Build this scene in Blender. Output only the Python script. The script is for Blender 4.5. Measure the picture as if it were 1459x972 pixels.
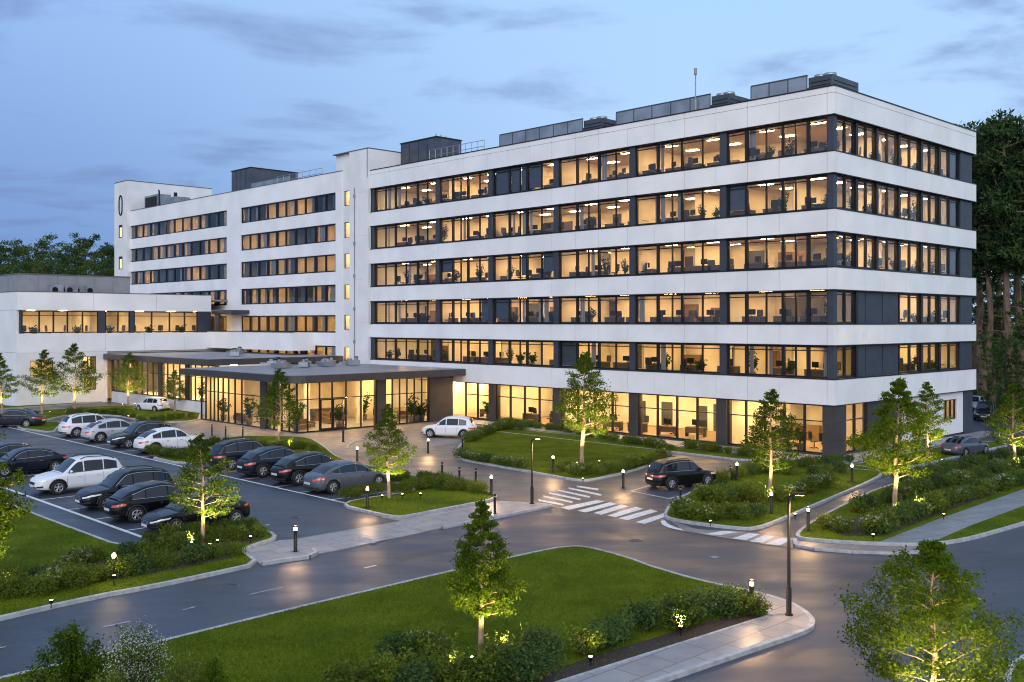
import bpy, math, random
from math import radians, sin, cos, pi, sqrt
from mathutils import Vector, Matrix
from mathutils.geometry import tessellate_polygon

sc = bpy.context.scene
for o in list(bpy.data.objects): bpy.data.objects.remove(o)
COL = sc.collection
rnd = random.Random(7)

# ------------------------------------------------------------------ camera
F, HC, YH, CX = 1430.0, 9.2, 460.0, 729.5          # focal length in photo pixels, eye height, horizon row
cam = bpy.data.objects.new('camera', bpy.data.cameras.new('camera')); COL.objects.link(cam)
cam.data.sensor_width = 36; cam.data.lens = 36 * F / 1459
cam.data.shift_y = -(486 - YH) / 1459
cam.data.clip_start = 0.1; cam.data.clip_end = 8000
cam.location = (0, 0, HC); cam.rotation_euler = (pi/2, 0, 0)
sc.camera = cam

# ------------------------------------------------------------------ dusk sky
def nd(nt, t, **kw):
    n = nt.nodes.new(t)
    for k, v in kw.items(): setattr(n, k, v)
    return n
def mth(nt, op, a, b=None, clamp=False):
    n = nd(nt, 'ShaderNodeMath', operation=op, use_clamp=clamp)
    for i, v in enumerate((a, b)):
        if v is None: continue
        if isinstance(v, (int, float)): n.inputs[i].default_value = v
        else: nt.links.new(v, n.inputs[i])
    return n.outputs[0]
def mixc(nt, fac, a, b):
    n = nd(nt, 'ShaderNodeMix', data_type='RGBA')
    for i, v in ((0, fac), (6, a), (7, b)):
        if isinstance(v, (int, float)): n.inputs[i].default_value = v
        elif isinstance(v, tuple): n.inputs[i].default_value = v + (1,) if len(v) == 3 else v
        else: nt.links.new(v, n.inputs[i])
    return n.outputs[2]
def smooth(nt, v, lo, hi):
    n = nd(nt, 'ShaderNodeMapRange', interpolation_type='SMOOTHSTEP')
    n.inputs[1].default_value = lo; n.inputs[2].default_value = hi
    nt.links.new(v, n.inputs[0]); return n.outputs[0]

wd = bpy.data.worlds.new('World'); sc.world = wd; wd.use_nodes = True
nt = wd.node_tree; nt.nodes.clear()
tc = nd(nt, 'ShaderNodeTexCoord')
sep = nd(nt, 'ShaderNodeSeparateXYZ'); nt.links.new(tc.outputs['Generated'], sep.inputs[0])
X_, Y_, Z_ = sep.outputs
up = smooth(nt, Z_, -0.02, 0.40)
lr = smooth(nt, mth(nt, 'ADD', mth(nt, 'MULTIPLY', X_, 1.0), mth(nt, 'MULTIPLY', Z_, 0.55)), -0.42, 0.36)
low = mixc(nt, lr, (0.165, 0.29, 0.57), (0.46, 0.65, 0.93))
high = mixc(nt, lr, (0.31, 0.50, 0.86), (0.39, 0.62, 0.94))
sky = mixc(nt, up, low, high)
# thin evening cloud, laid out on a flat layer overhead
zz = mth(nt, 'ADD', mth(nt, 'MAXIMUM', Z_, 0.0), 0.10)
cb = nd(nt, 'ShaderNodeCombineXYZ')
nt.links.new(mth(nt, 'DIVIDE', X_, zz), cb.inputs[0]); nt.links.new(mth(nt, 'MULTIPLY', mth(nt, 'DIVIDE', Y_, zz), 1.25), cb.inputs[1])
n1 = nd(nt, 'ShaderNodeTexNoise'); n1.inputs['Scale'].default_value = 1.25; n1.inputs['Detail'].default_value = 9; n1.inputs['Roughness'].default_value = 0.55; n1.inputs['Distortion'].default_value = 0.35
nt.links.new(cb.outputs[0], n1.inputs['Vector'])
cl = smooth(nt, n1.outputs[0], 0.49, 0.68)
sky = mixc(nt, mth(nt, 'MULTIPLY', cl, 0.72), sky, (0.165, 0.245, 0.48))
# afterglow filling the sky on the far side of the place, behind the viewer
back = smooth(nt, mth(nt, 'MULTIPLY', Y_, -1.0), -0.15, 0.85)
sky = mixc(nt, mth(nt, 'MULTIPLY', back, 0.9), sky, (1.0, 1.04, 1.20))
gm = smooth(nt, Z_, -0.12, -0.01)
sky = mixc(nt, gm, (0.05, 0.06, 0.07), sky)
bg = nd(nt, 'ShaderNodeBackground'); nt.links.new(sky, bg.inputs[0]); bg.inputs[1].default_value = 1.12
wo = nd(nt, 'ShaderNodeOutputWorld'); nt.links.new(bg.outputs[0], wo.inputs[0])

sun = bpy.data.objects.new('sun', bpy.data.lights.new('sun', 'SUN')); COL.objects.link(sun)
sun.data.energy = 1.25; sun.data.angle = radians(45); sun.data.color = (1.0, 0.98, 0.97)
sun.rotation_euler = (radians(66), 0, radians(-3))

sc.view_settings.view_transform = 'Standard'; sc.view_settings.look = 'None'
sc.view_settings.exposure = 0.0; sc.view_settings.gamma = 1; sc.view_settings.use_curve_mapping = False
sc.render.engine = 'CYCLES'
cy = sc.cycles
cy.use_denoising = True
try: cy.denoiser = 'OPENIMAGEDENOISE'
except Exception: pass
cy.pixel_filter_type = 'BLACKMAN_HARRIS'; cy.filter_width = 1.1
cy.max_bounces = 7; cy.diffuse_bounces = 3; cy.glossy_bounces = 3; cy.transmission_bounces = 4; cy.transparent_max_bounces = 12
cy.sample_clamp_indirect = 4; cy.use_light_tree = True; cy.caustics_reflective = False; cy.caustics_refractive = False

# ------------------------------------------------------------------ frames
def G(px, py, z=0.0):
    """point of the ground seen at this place"""
    Y = F * HC / (py - YH)
    return Vector(((px - CX) * Y / F, Y, z))
A0 = math.atan2(1430, -1379.5) - pi/2              # heading of the short facade
EX = Vector((cos(A0), sin(A0), 0)); EY = Vector((-sin(A0), cos(A0), 0))
CO = Vector((21.7, 67.5, 0))                        # foot of the near corner of the tall block
def W(s, t, z=0.0): return CO + EX * s + EY * t + Vector((0, 0, z))
def T(px, s=0.0):                                   # distance along the long facade, on the line at depth s
    k = (px - CX) / F; p = CO + EX * s
    return (p.x - k * p.y) / (k * EY.y - EY.x)
def S(px, t=0.0):
    k = (px - CX) / F; p = CO + EY * t
    return (k * p.y - p.x) / (EX.x - k * EX.y)
def ZZ(py, s, t):
    return HC + (YH - py) * W(s, t).y / F

# ------------------------------------------------------------------ materials
def newmat(name):
    m = bpy.data.materials.new(name); m.use_nodes = True
    return m, m.node_tree, m.node_tree.nodes['Principled BSDF']
def mat(name, col, rough=0.6, metal=0.0, var=0.0, scale=3.0, bump=0.0, bscale=40.0, spec=None, coat=0.0, rvar=0.0, detail=4, streak=None):
    m, nt, b = newmat(name)
    b.inputs['Base Color'].default_value = (*col, 1); b.inputs['Roughness'].default_value = rough
    b.inputs['Metallic'].default_value = metal
    if spec is not None: b.inputs['Specular IOR Level'].default_value = spec
    if coat: b.inputs['Coat Weight'].default_value = coat; b.inputs['Coat Roughness'].default_value = 0.05
    if var or bump or rvar:
        tc = nd(nt, 'ShaderNodeNewGeometry')
        vec = tc.outputs['Position']
        if streak:
            mp = nd(nt, 'ShaderNodeMapping'); mp.inputs['Scale'].default_value = streak
            nt.links.new(vec, mp.inputs[0]); vec = mp.outputs[0]
        n = nd(nt, 'ShaderNodeTexNoise'); n.inputs['Scale'].default_value = scale; n.inputs['Detail'].default_value = detail
        nt.links.new(vec, n.inputs['Vector'])
        if var:
            f = smooth(nt, n.outputs[0], 0.3, 0.7)
            c = mixc(nt, f, tuple(x * (1 - var) for x in col), tuple(min(1, x * (1 + var)) for x in col))
            nt.links.new(c, b.inputs['Base Color'])
        if rvar:
            r = mth(nt, 'ADD', mth(nt, 'MULTIPLY', n.outputs[0], rvar * 2), rough - rvar, clamp=True)
            nt.links.new(r, b.inputs['Roughness'])
        if bump:
            n2 = nd(nt, 'ShaderNodeTexNoise'); n2.inputs['Scale'].default_value = bscale; n2.inputs['Detail'].default_value = 3
            nt.links.new(tc.outputs['Position'], n2.inputs['Vector'])
            bp = nd(nt, 'ShaderNodeBump'); bp.inputs['Strength'].default_value = bump; bp.inputs['Distance'].default_value = 0.02
            nt.links.new(n2.outputs[0], bp.inputs['Height']); nt.links.new(bp.outputs[0], b.inputs['Normal'])
    return m
def emit(name, col, s):
    m, nt, b = newmat(name)
    b.inputs['Base Color'].default_value = (*[min(1, c) for c in col], 1)
    b.inputs['Emission Color'].default_value = (*col, 1); b.inputs['Emission Strength'].default_value = s
    return m
def glass(name, tint=(0.93, 0.95, 0.96), gain=1.0, base=0.02):
    m, nt, b = newmat(name); nt.nodes.remove(b)
    tr = nd(nt, 'ShaderNodeBsdfTransparent'); tr.inputs[0].default_value = (*tint, 1)
    gl = nd(nt, 'ShaderNodeBsdfGlossy'); gl.inputs[0].default_value = (1, 1, 1, 1); gl.inputs['Roughness'].default_value = 0.01
    fr = nd(nt, 'ShaderNodeFresnel'); fr.inputs[0].default_value = 1.5
    fac = mth(nt, 'ADD', mth(nt, 'MULTIPLY', fr.outputs[0], gain), base, clamp=True)
    mx = nd(nt, 'ShaderNodeMixShader'); nt.links.new(fac, mx.inputs[0]); nt.links.new(tr.outputs[0], mx.inputs[1]); nt.links.new(gl.outputs[0], mx.inputs[2])
    # slow waviness of real panes
    ge = nd(nt, 'ShaderNodeNewGeometry'); n = nd(nt, 'ShaderNodeTexNoise'); n.inputs['Scale'].default_value = 0.7; n.inputs['Detail'].default_value = 1
    nt.links.new(ge.outputs['Position'], n.inputs['Vector'])
    bp = nd(nt, 'ShaderNodeBump'); bp.inputs['Strength'].default_value = 0.08; bp.inputs['Distance'].default_value = 0.1
    nt.links.new(n.outputs[0], bp.inputs['Height']); nt.links.new(bp.outputs[0], gl.inputs['Normal'])
    nt.links.new(mx.outputs[0], nt.nodes['Material Output'].inputs[0])
    return m
def leafmat(name, c1, c2, trans=0.35, rough=0.55):
    m, nt, b = newmat(name); nt.nodes.remove(b)
    ge = nd(nt, 'ShaderNodeNewGeometry'); n = nd(nt, 'ShaderNodeTexNoise'); n.inputs['Scale'].default_value = 2.2; n.inputs['Detail'].default_value = 5
    nt.links.new(ge.outputs['Position'], n.inputs['Vector'])
    oi = nd(nt, 'ShaderNodeObjectInfo')
    f = smooth(nt, mth(nt, 'ADD', mth(nt, 'MULTIPLY', ge.outputs['Random Per Island'], 0.45), mth(nt, 'ADD', mth(nt, 'MULTIPLY', n.outputs[0], 0.7), mth(nt, 'MULTIPLY', oi.outputs['Random'], 0.22))), 0.35, 1.0)
    c = mixc(nt, f, c1, c2)
    d = nd(nt, 'ShaderNodeBsdfPrincipled'); d.inputs['Roughness'].default_value = rough; d.inputs['Specular IOR Level'].default_value = 0.1
    t = nd(nt, 'ShaderNodeBsdfTranslucent')
    nt.links.new(c, d.inputs['Base Color']); nt.links.new(c, t.inputs[0])
    mx = nd(nt, 'ShaderNodeMixShader'); mx.inputs[0].default_value = trans
    nt.links.new(d.outputs[0], mx.inputs[1]); nt.links.new(t.outputs[0], mx.inputs[2])
    nt.links.new(mx.outputs[0], nt.nodes['Material Output'].inputs[0])
    return m
def asphalt(name, col, r0, r1, streak=(0.12, 0.12, 1), var=0.22):
    m, nt, b = newmat(name)
    ge = nd(nt, 'ShaderNodeNewGeometry')
    n1 = nd(nt, 'ShaderNodeTexNoise'); n1.inputs['Scale'].default_value = 0.22; n1.inputs['Detail'].default_value = 7; n1.inputs['Roughness'].default_value = 0.6
    mp = nd(nt, 'ShaderNodeMapping'); mp.inputs['Rotation'].default_value = (0, 0, -radians(32)); mp.inputs['Scale'].default_value = (0.45, 1.1, 1)
    nt.links.new(ge.outputs['Position'], n1.inputs['Vector']); nt.links.new(ge.outputs['Position'], mp.inputs[0])
    n2 = nd(nt, 'ShaderNodeTexNoise'); n2.inputs['Scale'].default_value = 0.55; n2.inputs['Detail'].default_value = 6
    nt.links.new(mp.outputs[0], n2.inputs['Vector'])
    n3 = nd(nt, 'ShaderNodeTexNoise'); n3.inputs['Scale'].default_value = 30; n3.inputs['Detail'].default_value = 3
    nt.links.new(ge.outputs['Position'], n3.inputs['Vector'])
    f = smooth(nt, mth(nt, 'ADD', mth(nt, 'MULTIPLY', n1.outputs[0], 0.5), mth(nt, 'ADD', mth(nt, 'MULTIPLY', n2.outputs[0], 0.35), mth(nt, 'MULTIPLY', n3.outputs[0], 0.28))), 0.4, 0.75)
    nt.links.new(mixc(nt, f, tuple(c * (1 - var) for c in col), tuple(c * (1 + var * 1.3) for c in col)), b.inputs['Base Color'])
    # hairline cracks
    nt.links.new(mth(nt, 'ADD', mth(nt, 'MULTIPLY', smooth(nt, n2.outputs[0], 0.3, 0.7), r1 - r0), r0), b.inputs['Roughness'])
    b.inputs['Specular IOR Level'].default_value = 0.6
    bp = nd(nt, 'ShaderNodeBump'); bp.inputs['Strength'].default_value = 0.5; bp.inputs['Distance'].default_value = 0.012
    n4 = nd(nt, 'ShaderNodeTexNoise'); n4.inputs['Scale'].default_value = 55; n4.inputs['Detail'].default_value = 2
    nt.links.new(ge.outputs['Position'], n4.inputs['Vector'])
    nt.links.new(n4.outputs[0], bp.inputs['Height']); nt.links.new(bp.outputs[0], b.inputs['Normal'])
    return m
def paving(name, col, bw=1.2, bh=0.8, rot=0.0, rough=0.42, mortar=0.35):
    m, nt, b = newmat(name)
    ge = nd(nt, 'ShaderNodeNewGeometry'); mp = nd(nt, 'ShaderNodeMapping'); mp.inputs['Rotation'].default_value = (0, 0, rot)
    nt.links.new(ge.outputs['Position'], mp.inputs[0])
    br = nd(nt, 'ShaderNodeTexBrick'); br.inputs['Scale'].default_value = 1.0
    br.inputs['Brick Width'].default_value = bw; br.inputs['Row Height'].default_value = bh; br.inputs['Mortar Size'].default_value = 0.018
    br.inputs['Color1'].default_value = (*[c * 0.88 for c in col], 1); br.inputs['Color2'].default_value = (*[min(1, c * 1.12) for c in col], 1)
    br.inputs['Mortar'].default_value = (*[c * mortar for c in col], 1)
    nt.links.new(mp.outputs[0], br.inputs['Vector'])
    n = nd(nt, 'ShaderNodeTexNoise'); n.inputs['Scale'].default_value = 1.3; n.inputs['Detail'].default_value = 7
    nt.links.new(ge.outputs['Position'], n.inputs['Vector'])
    c = mixc(nt, mth(nt, 'MULTIPLY', smooth(nt, n.outputs[0], 0.4, 0.75), 0.45), br.outputs[0], tuple(c * 0.62 for c in col))
    nt.links.new(c, b.inputs['Base Color'])
    nt.links.new(mth(nt, 'ADD', mth(nt, 'MULTIPLY', n.outputs[0], 0.3), rough - 0.12), b.inputs['Roughness'])
    return m
def grassmat(name, c1, c2, c3):
    m, nt, b = newmat(name)
    ge = nd(nt, 'ShaderNodeNewGeometry')
    def noi(s, d):
        n = nd(nt, 'ShaderNodeTexNoise'); n.inputs['Scale'].default_value = s; n.inputs['Detail'].default_value = d
        nt.links.new(ge.outputs['Position'], n.inputs['Vector']); return n.outputs[0]
    a = mixc(nt, smooth(nt, noi(0.5, 5), 0.35, 0.65), c1, c2)
    a = mixc(nt, mth(nt, 'MULTIPLY', smooth(nt, noi(9, 6), 0.45, 0.7), 0.6), a, c3)
    nt.links.new(a, b.inputs['Base Color']); b.inputs['Roughness'].default_value = 0.85; b.inputs['Specular IOR Level'].default_value = 0.04
    bp = nd(nt, 'ShaderNodeBump'); bp.inputs['Strength'].default_value = 0.9; bp.inputs['Distance'].default_value = 0.06
    nt.links.new(noi(14, 5), bp.inputs['Height']); nt.links.new(bp.outputs[0], b.inputs['Normal'])
    return m

M = {}
M['white'] = mat('white_cladding', (0.76, 0.76, 0.77), 0.5, var=0.06, scale=0.35, detail=6, bump=0.03, bscale=8)
M['white2'] = mat('white_render', (0.70, 0.70, 0.71), 0.7, var=0.06, scale=0.5, detail=7, bump=0.05, bscale=20)
M['frame'] = mat('dark_frame', (0.010, 0.012, 0.017), 0.4, spec=0.3)
M['pier'] = mat('slate_cladding', (0.034, 0.041, 0.060), 0.5, var=0.12, scale=1.2)
M['brown'] = mat('bronze_cladding', (0.046, 0.042, 0.044), 0.4, var=0.15, scale=0.8)
M['fascia'] = mat('fascia_metal', (0.050, 0.046, 0.050), 0.4, var=0.1, scale=1)
M['roofmem'] = mat('roof_membrane', (0.20, 0.215, 0.25), 0.45, var=0.25, scale=0.5, detail=8, bump=0.1, bscale=6, rvar=0.15)
M['cap'] = mat('parapet_cap', (0.10, 0.105, 0.12), 0.4)
M['glass'] = glass('window_glass', gain=1.0, base=0.015)
M['glass_dark'] = glass('dark_glass', (0.35, 0.40, 0.46), gain=1.4, base=0.05)
M['inwall'] = mat('inner_wall', (0.80, 0.74, 0.63), 0.8, var=0.06, scale=0.8)
M['inwall2'] = mat('inner_wall_tan', (0.72, 0.62, 0.46), 0.8, var=0.08, scale=0.8)
M['inceil'] = mat('inner_ceiling', (0.72, 0.66, 0.56), 0.85)
M['infloor'] = mat('inner_floor', (0.30, 0.22, 0.15), 0.5, var=0.1, scale=1)
M['door'] = mat('inner_door', (0.05, 0.055, 0.07), 0.5)
M['blind'] = mat('blind_and_dark_pane', (0.10, 0.12, 0.17), 0.8, var=0.1, scale=2)
M['curtain'] = mat('curtain', (0.42, 0.41, 0.42), 0.9, var=0.25, scale=9, streak=(1, 1, 0.03))
M['lamp'] = emit('ceiling_lamp', (1.0, 0.60, 0.22), 86)
M['lamp_soft'] = emit('hall_lamp', (1.0, 0.62, 0.23), 140)
M['bulb'] = emit('bollard_bulb', (1.0, 0.62, 0.26), 40)
M['black'] = mat('black_metal', (0.008, 0.008, 0.009), 0.5, spec=0.2)
M['zinc'] = mat('zinc_panel', (0.26, 0.29, 0.33), 0.42, metal=0.5, var=0.2, scale=0.7, detail=6)
M['zincdark'] = mat('dark_plant_panel', (0.05, 0.058, 0.075), 0.4, var=0.2, scale=1)
M['greypanel'] = mat('grey_panel', (0.24, 0.25, 0.27), 0.6, var=0.08, scale=1)
M['steel'] = mat('galvanised_steel', (0.34, 0.36, 0.38), 0.35, metal=0.8)
M['asphalt'] = asphalt('asphalt', (0.036, 0.042, 0.064), 0.34, 0.58)
M['lot'] = asphalt('lot_asphalt', (0.038, 0.043, 0.062), 0.38, 0.6)
M['drive'] = asphalt('lamplit_drive_surface', (0.105, 0.095, 0.092), 0.30, 0.52, var=0.15)  # warm lamplight on the asphalt put into a lighter, browner colour
M['pave'] = paving('concrete_slabs', (0.27, 0.26, 0.27), 1.5, 0.9, -A0 - radians(0))
M['pave2'] = paving('blue_grey_slabs', (0.23, 0.235, 0.26), 1.6, 0.8, -radians(30))
M['paver'] = paving('plaza_pavers', (0.24, 0.20, 0.185), 1.0, 0.5, -A0)
M['kerb'] = mat('kerb_stone', (0.36, 0.36, 0.37), 0.7, var=0.2, scale=4, detail=6, bump=0.2, bscale=30)
M['kerbdark'] = mat('kerb_joint', (0.10, 0.10, 0.10), 0.9)
M['line'] = mat('road_paint', (0.62, 0.62, 0.62), 0.55, var=0.18, scale=5, detail=7)
M['worn'] = mat('worn_road_paint', (0.30, 0.30, 0.31), 0.6, var=0.35, scale=6, detail=7)
M['grass'] = grassmat('lawn_grass', (0.062, 0.094, 0.005), (0.118, 0.150, 0.010), (0.036, 0.056, 0.003))
M['blade'] = leafmat('grass_blades', (0.066, 0.098, 0.005), (0.150, 0.185, 0.012), 0.25)
M['soil'] = mat('bark_mulch', (0.035, 0.022, 0.016), 0.95, var=0.4, scale=8, detail=7, bump=0.8, bscale=30)
M['bark'] = mat('pale_bark', (0.30, 0.22, 0.15), 0.9, var=0.3, scale=10, streak=(1, 1, 0.25), bump=0.3, bscale=30)
M['barkdark'] = mat('dark_bark', (0.055, 0.042, 0.032), 0.95, var=0.4, scale=4, streak=(1, 1, 0.2), bump=0.5, bscale=12)
M['barkpine'] = mat('pine_bark', (0.17, 0.11, 0.075), 0.95, var=0.4, scale=3, streak=(1, 1, 0.3), bump=0.5, bscale=12)
M['leaf'] = leafmat('tree_leaves', (0.026, 0.060, 0.004), (0.115, 0.178, 0.008), 0.5)
M['leafforest'] = leafmat('forest_leaves', (0.022, 0.050, 0.014), (0.100, 0.145, 0.034), 0.25)
M['leafpine'] = leafmat('dark_forest_leaves', (0.016, 0.038, 0.014), (0.060, 0.100, 0.028), 0.2)
M['shrub'] = leafmat('shrub_leaves', (0.034, 0.068, 0.010), (0.165, 0.215, 0.025), 0.3)
M['shrubdark'] = leafmat('dark_shrub_leaves', (0.024, 0.056, 0.016), (0.110, 0.165, 0.040), 0.25)
M['shruby'] = leafmat('yellow_green_leaves', (0.055, 0.085, 0.010), (0.16, 0.20, 0.03), 0.35)
M['flower'] = leafmat('white_flowers', (0.42, 0.45, 0.38), (0.62, 0.64, 0.56), 0.2)
M['plantleaf'] = leafmat('office_plant_leaves', (0.015, 0.04, 0.01), (0.04, 0.09, 0.02), 0.2)
M['pot'] = mat('plant_pot', (0.12, 0.10, 0.09), 0.6)
M['desk'] = mat('desk_wood', (0.13, 0.085, 0.05), 0.5)
M['chairm'] = mat('chair_fabric', (0.025, 0.028, 0.035), 0.7)
M['cabinet'] = mat('cabinet_wood', (0.16, 0.10, 0.055), 0.5)
M['tyre'] = mat('tyre_rubber', (0.012, 0.012, 0.013), 0.8)
M['rim'] = mat('alloy_rim', (0.50, 0.51, 0.53), 0.28, metal=0.85)
M['carglass'] = mat('car_glass', (0.008, 0.012, 0.018), 0.05, spec=0.55)
M['chrome'] = mat('chrome_trim', (0.6, 0.6, 0.62), 0.15, metal=1.0)
M['plastic'] = mat('black_plastic', (0.018, 0.018, 0.02), 0.55)
M['headl'] = mat('headlight_lens', (0.62, 0.64, 0.68), 0.1, spec=1.0, coat=0.8)
M['taill'] = mat('taillight_lens', (0.55, 0.012, 0.012), 0.15, spec=0.8, coat=0.8)
M['plate'] = mat('number_plate', (0.6, 0.6, 0.58), 0.5)
def paint(name, col, metal=0.3):
    m = mat(name, col, 0.3, metal=metal*.5, coat=.3, spec=.2); return m
M['pwhite'] = paint('white_car_paint', (0.66, 0.67, 0.70), 0.0)
M['psilver'] = paint('silver_car_paint', (0.44, 0.46, 0.50), 0.45)
M['pblack'] = paint('black_car_paint', (0.003, 0.0035, 0.005), 0.2)
M['pnavy'] = paint('dark_blue_car_paint', (0.006, 0.009, 0.018), 0.4)
M['pgrey'] = paint('grey_car_paint', (0.085, 0.10, 0.13), 0.5)
M['pdgrey'] = paint('dark_grey_car_paint', (0.016, 0.02, 0.028), 0.5)

# ------------------------------------------------------------------ mesh builder
class MB:
    def __init__(s): s.v = []; s.f = []; s.m = []; s.sm = []
    def add(s, vs, fs, m=0, smooth=False):
        o = len(s.v); s.v += [tuple(v) for v in vs]
        for f in fs: s.f.append([i + o for i in f]); s.m.append(m); s.sm.append(smooth)
    def box(s, x0, x1, y0, y1, z0, z1, m=0):
        if x0 > x1: x0, x1 = x1, x0
        if y0 > y1: y0, y1 = y1, y0
        vs = [(x0,y0,z0),(x1,y0,z0),(x1,y1,z0),(x0,y1,z0),(x0,y0,z1),(x1,y0,z1),(x1,y1,z1),(x0,y1,z1)]
        s.add(vs, [(0,3,2,1),(4,5,6,7),(0,1,5,4),(1,2,6,5),(2,3,7,6),(3,0,4,7)], m)
    def quad(s, a, b, c, d, m=0): s.add([a, b, c, d], [(0,1,2,3)], m)
    def tube(s, pts, rs, n=8, m=0, cap=True, smooth=True):
        pts = [Vector(p) for p in pts]
        if not isinstance(rs, (list, tuple)): rs = [rs] * len(pts)
        rings = []
        ref = Vector((0.31, 0.77, 0.2)).normalized()
        for i, p in enumerate(pts):
            d = (pts[min(i+1, len(pts)-1)] - pts[max(i-1, 0)])
            d = d.normalized() if d.length > 1e-9 else Vector((0,0,1))
            a = d.cross(ref); a = a.normalized() if a.length > 1e-3 else Vector((1,0,0)); b = d.cross(a)
            rings.append([p + (a * cos(2*pi*k/n) + b * sin(2*pi*k/n)) * rs[i] for k in range(n)])
        vs = [v for r in rings for v in r]; fs = []
        for i in range(len(pts)-1):
            for k in range(n):
                fs.append((i*n+k, i*n+(k+1)%n, (i+1)*n+(k+1)%n, (i+1)*n+k))
        s.add(vs, fs, m, smooth)
        if cap:
            s.add(rings[0], [tuple(range(n))], m); s.add(rings[-1], [tuple(reversed(range(n)))], m)
    def lathe(s, prof, n=16, m=0, axis='z', c=(0,0,0), smooth=True):
        vs = []; fs = []
        for r, h in prof:
            for k in range(n):
                a = 2*pi*k/n
                p = (r*cos(a), r*sin(a), h) if axis == 'z' else (r*cos(a), h, r*sin(a))
                vs.append((p[0]+c[0], p[1]+c[1], p[2]+c[2]))
        for i in range(len(prof)-1):
            for k in range(n): fs.append((i*n+k, i*n+(k+1)%n, (i+1)*n+(k+1)%n, (i+1)*n+k))
        s.add(vs, fs, m, smooth)
    def prism(s, poly, z0, z1, m=0, ms=None, bottom=False):
        """poly: list of 2D points; top face triangulated"""
        n = len(poly)
        tris = tessellate_polygon([[Vector((p[0], p[1], 0)) for p in poly]])
        top = [(p[0], p[1], z1) for p in poly]
        fs = []
        for t in tris:
            a, b, c = [Vector(poly[i][:2]) for i in t]
            cr = (b-a).x*(c-a).y - (b-a).y*(c-a).x
            fs.append(t if cr > 0 else (t[0], t[2], t[1]))
        s.add(top, fs, m)
        if z0 is not None and z0 != z1:
            vs = [(p[0], p[1], z0) for p in poly] + top
            s.add(vs, [(i, (i+1) % n, n+(i+1) % n, n+i) for i in range(n)], m if ms is None else ms)
    def build(s, name, mats, parent=None, org=(0, 0), smooth=None):
        if not isinstance(mats, (list, tuple)): mats = [mats]
        me = bpy.data.meshes.new(name)
        vs = [(v[0]-org[0], v[1]-org[1], v[2]) for v in s.v]
        me.from_pydata(vs, [], s.f)
        for mm in mats: me.materials.append(mm)
        me.polygons.foreach_set('material_index', s.m)
        me.polygons.foreach_set('use_smooth', s.sm if smooth is None else [smooth]*len(s.f))
        me.update()
        o = bpy.data.objects.new(name, me); COL.objects.link(o)
        if parent: o.parent = parent
        return o
def tag(o, label=None, cat=None, group=None, kind=None):
    if label: o['label'] = label
    if cat: o['category'] = cat
    if group: o['group'] = group
    if kind: o['kind'] = kind
    return o
def empty(name, loc, rz=0.0, label=None, cat=None, group=None):
    o = bpy.data.objects.new(name, None); COL.objects.link(o); o.location = loc; o.rotation_euler = (0, 0, rz)
    o.empty_display_size = 0.2
    return tag(o, label, cat, group)
def kids(o): return [c for c in bpy.data.objects if c.parent == o]
CH = {}
def children_of(o):
    if o.name not in CH: CH[o.name] = kids(o)
    return CH[o.name]
def dup(src, loc, rz=0.0, label=None, group=None, scale=None):
    r = src.copy(); COL.objects.link(r); r.location = loc; r.rotation_euler = (0, 0, rz)
    if label: r['label'] = label
    if group: r['group'] = group
    if scale is not None: r.scale = scale if isinstance(scale, (tuple, list)) else (scale,)*3
    for c in children_of(src):
        d = c.copy(); COL.objects.link(d); d.parent = r
        for g in children_of(c):
            e = g.copy(); COL.objects.link(e); e.parent = d
    return r
USED = set()
def place(src, loc, rz, label, group=None, scale=None):
    """the first use moves the prototype itself, later uses copy it"""
    if src.name not in USED:
        USED.add(src.name)
        src.location = loc; src.rotation_euler = (0, 0, rz); src['label'] = label
        if group: src['group'] = group
        if scale is not None: src.scale = scale if isinstance(scale, (tuple, list)) else (scale,)*3
        return src
    return dup(src, loc, rz, label, group, scale)
ORD = ['', 'first','second','third','fourth','fifth','sixth','seventh','eighth','ninth','tenth','eleventh','twelfth','thirteenth','fourteenth',
       'fifteenth','sixteenth','seventeenth','eighteenth','nineteenth','twentieth','twenty-first','twenty-second','twenty-third','twenty-fourth','twenty-fifth','twenty-sixth','twenty-seventh','twenty-eighth','twenty-ninth','thirtieth']
def point_light(loc, e, r=0.06, col=(1, 0.66, 0.33), parent=None):
    l = bpy.data.lights.new('lamp_light', 'POINT'); l.energy = e; l.shadow_soft_size = r; l.color = col
    o = bpy.data.objects.new('lamp_light', l); COL.objects.link(o); o.location = loc
    if parent: o.parent = parent
    return o
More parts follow.
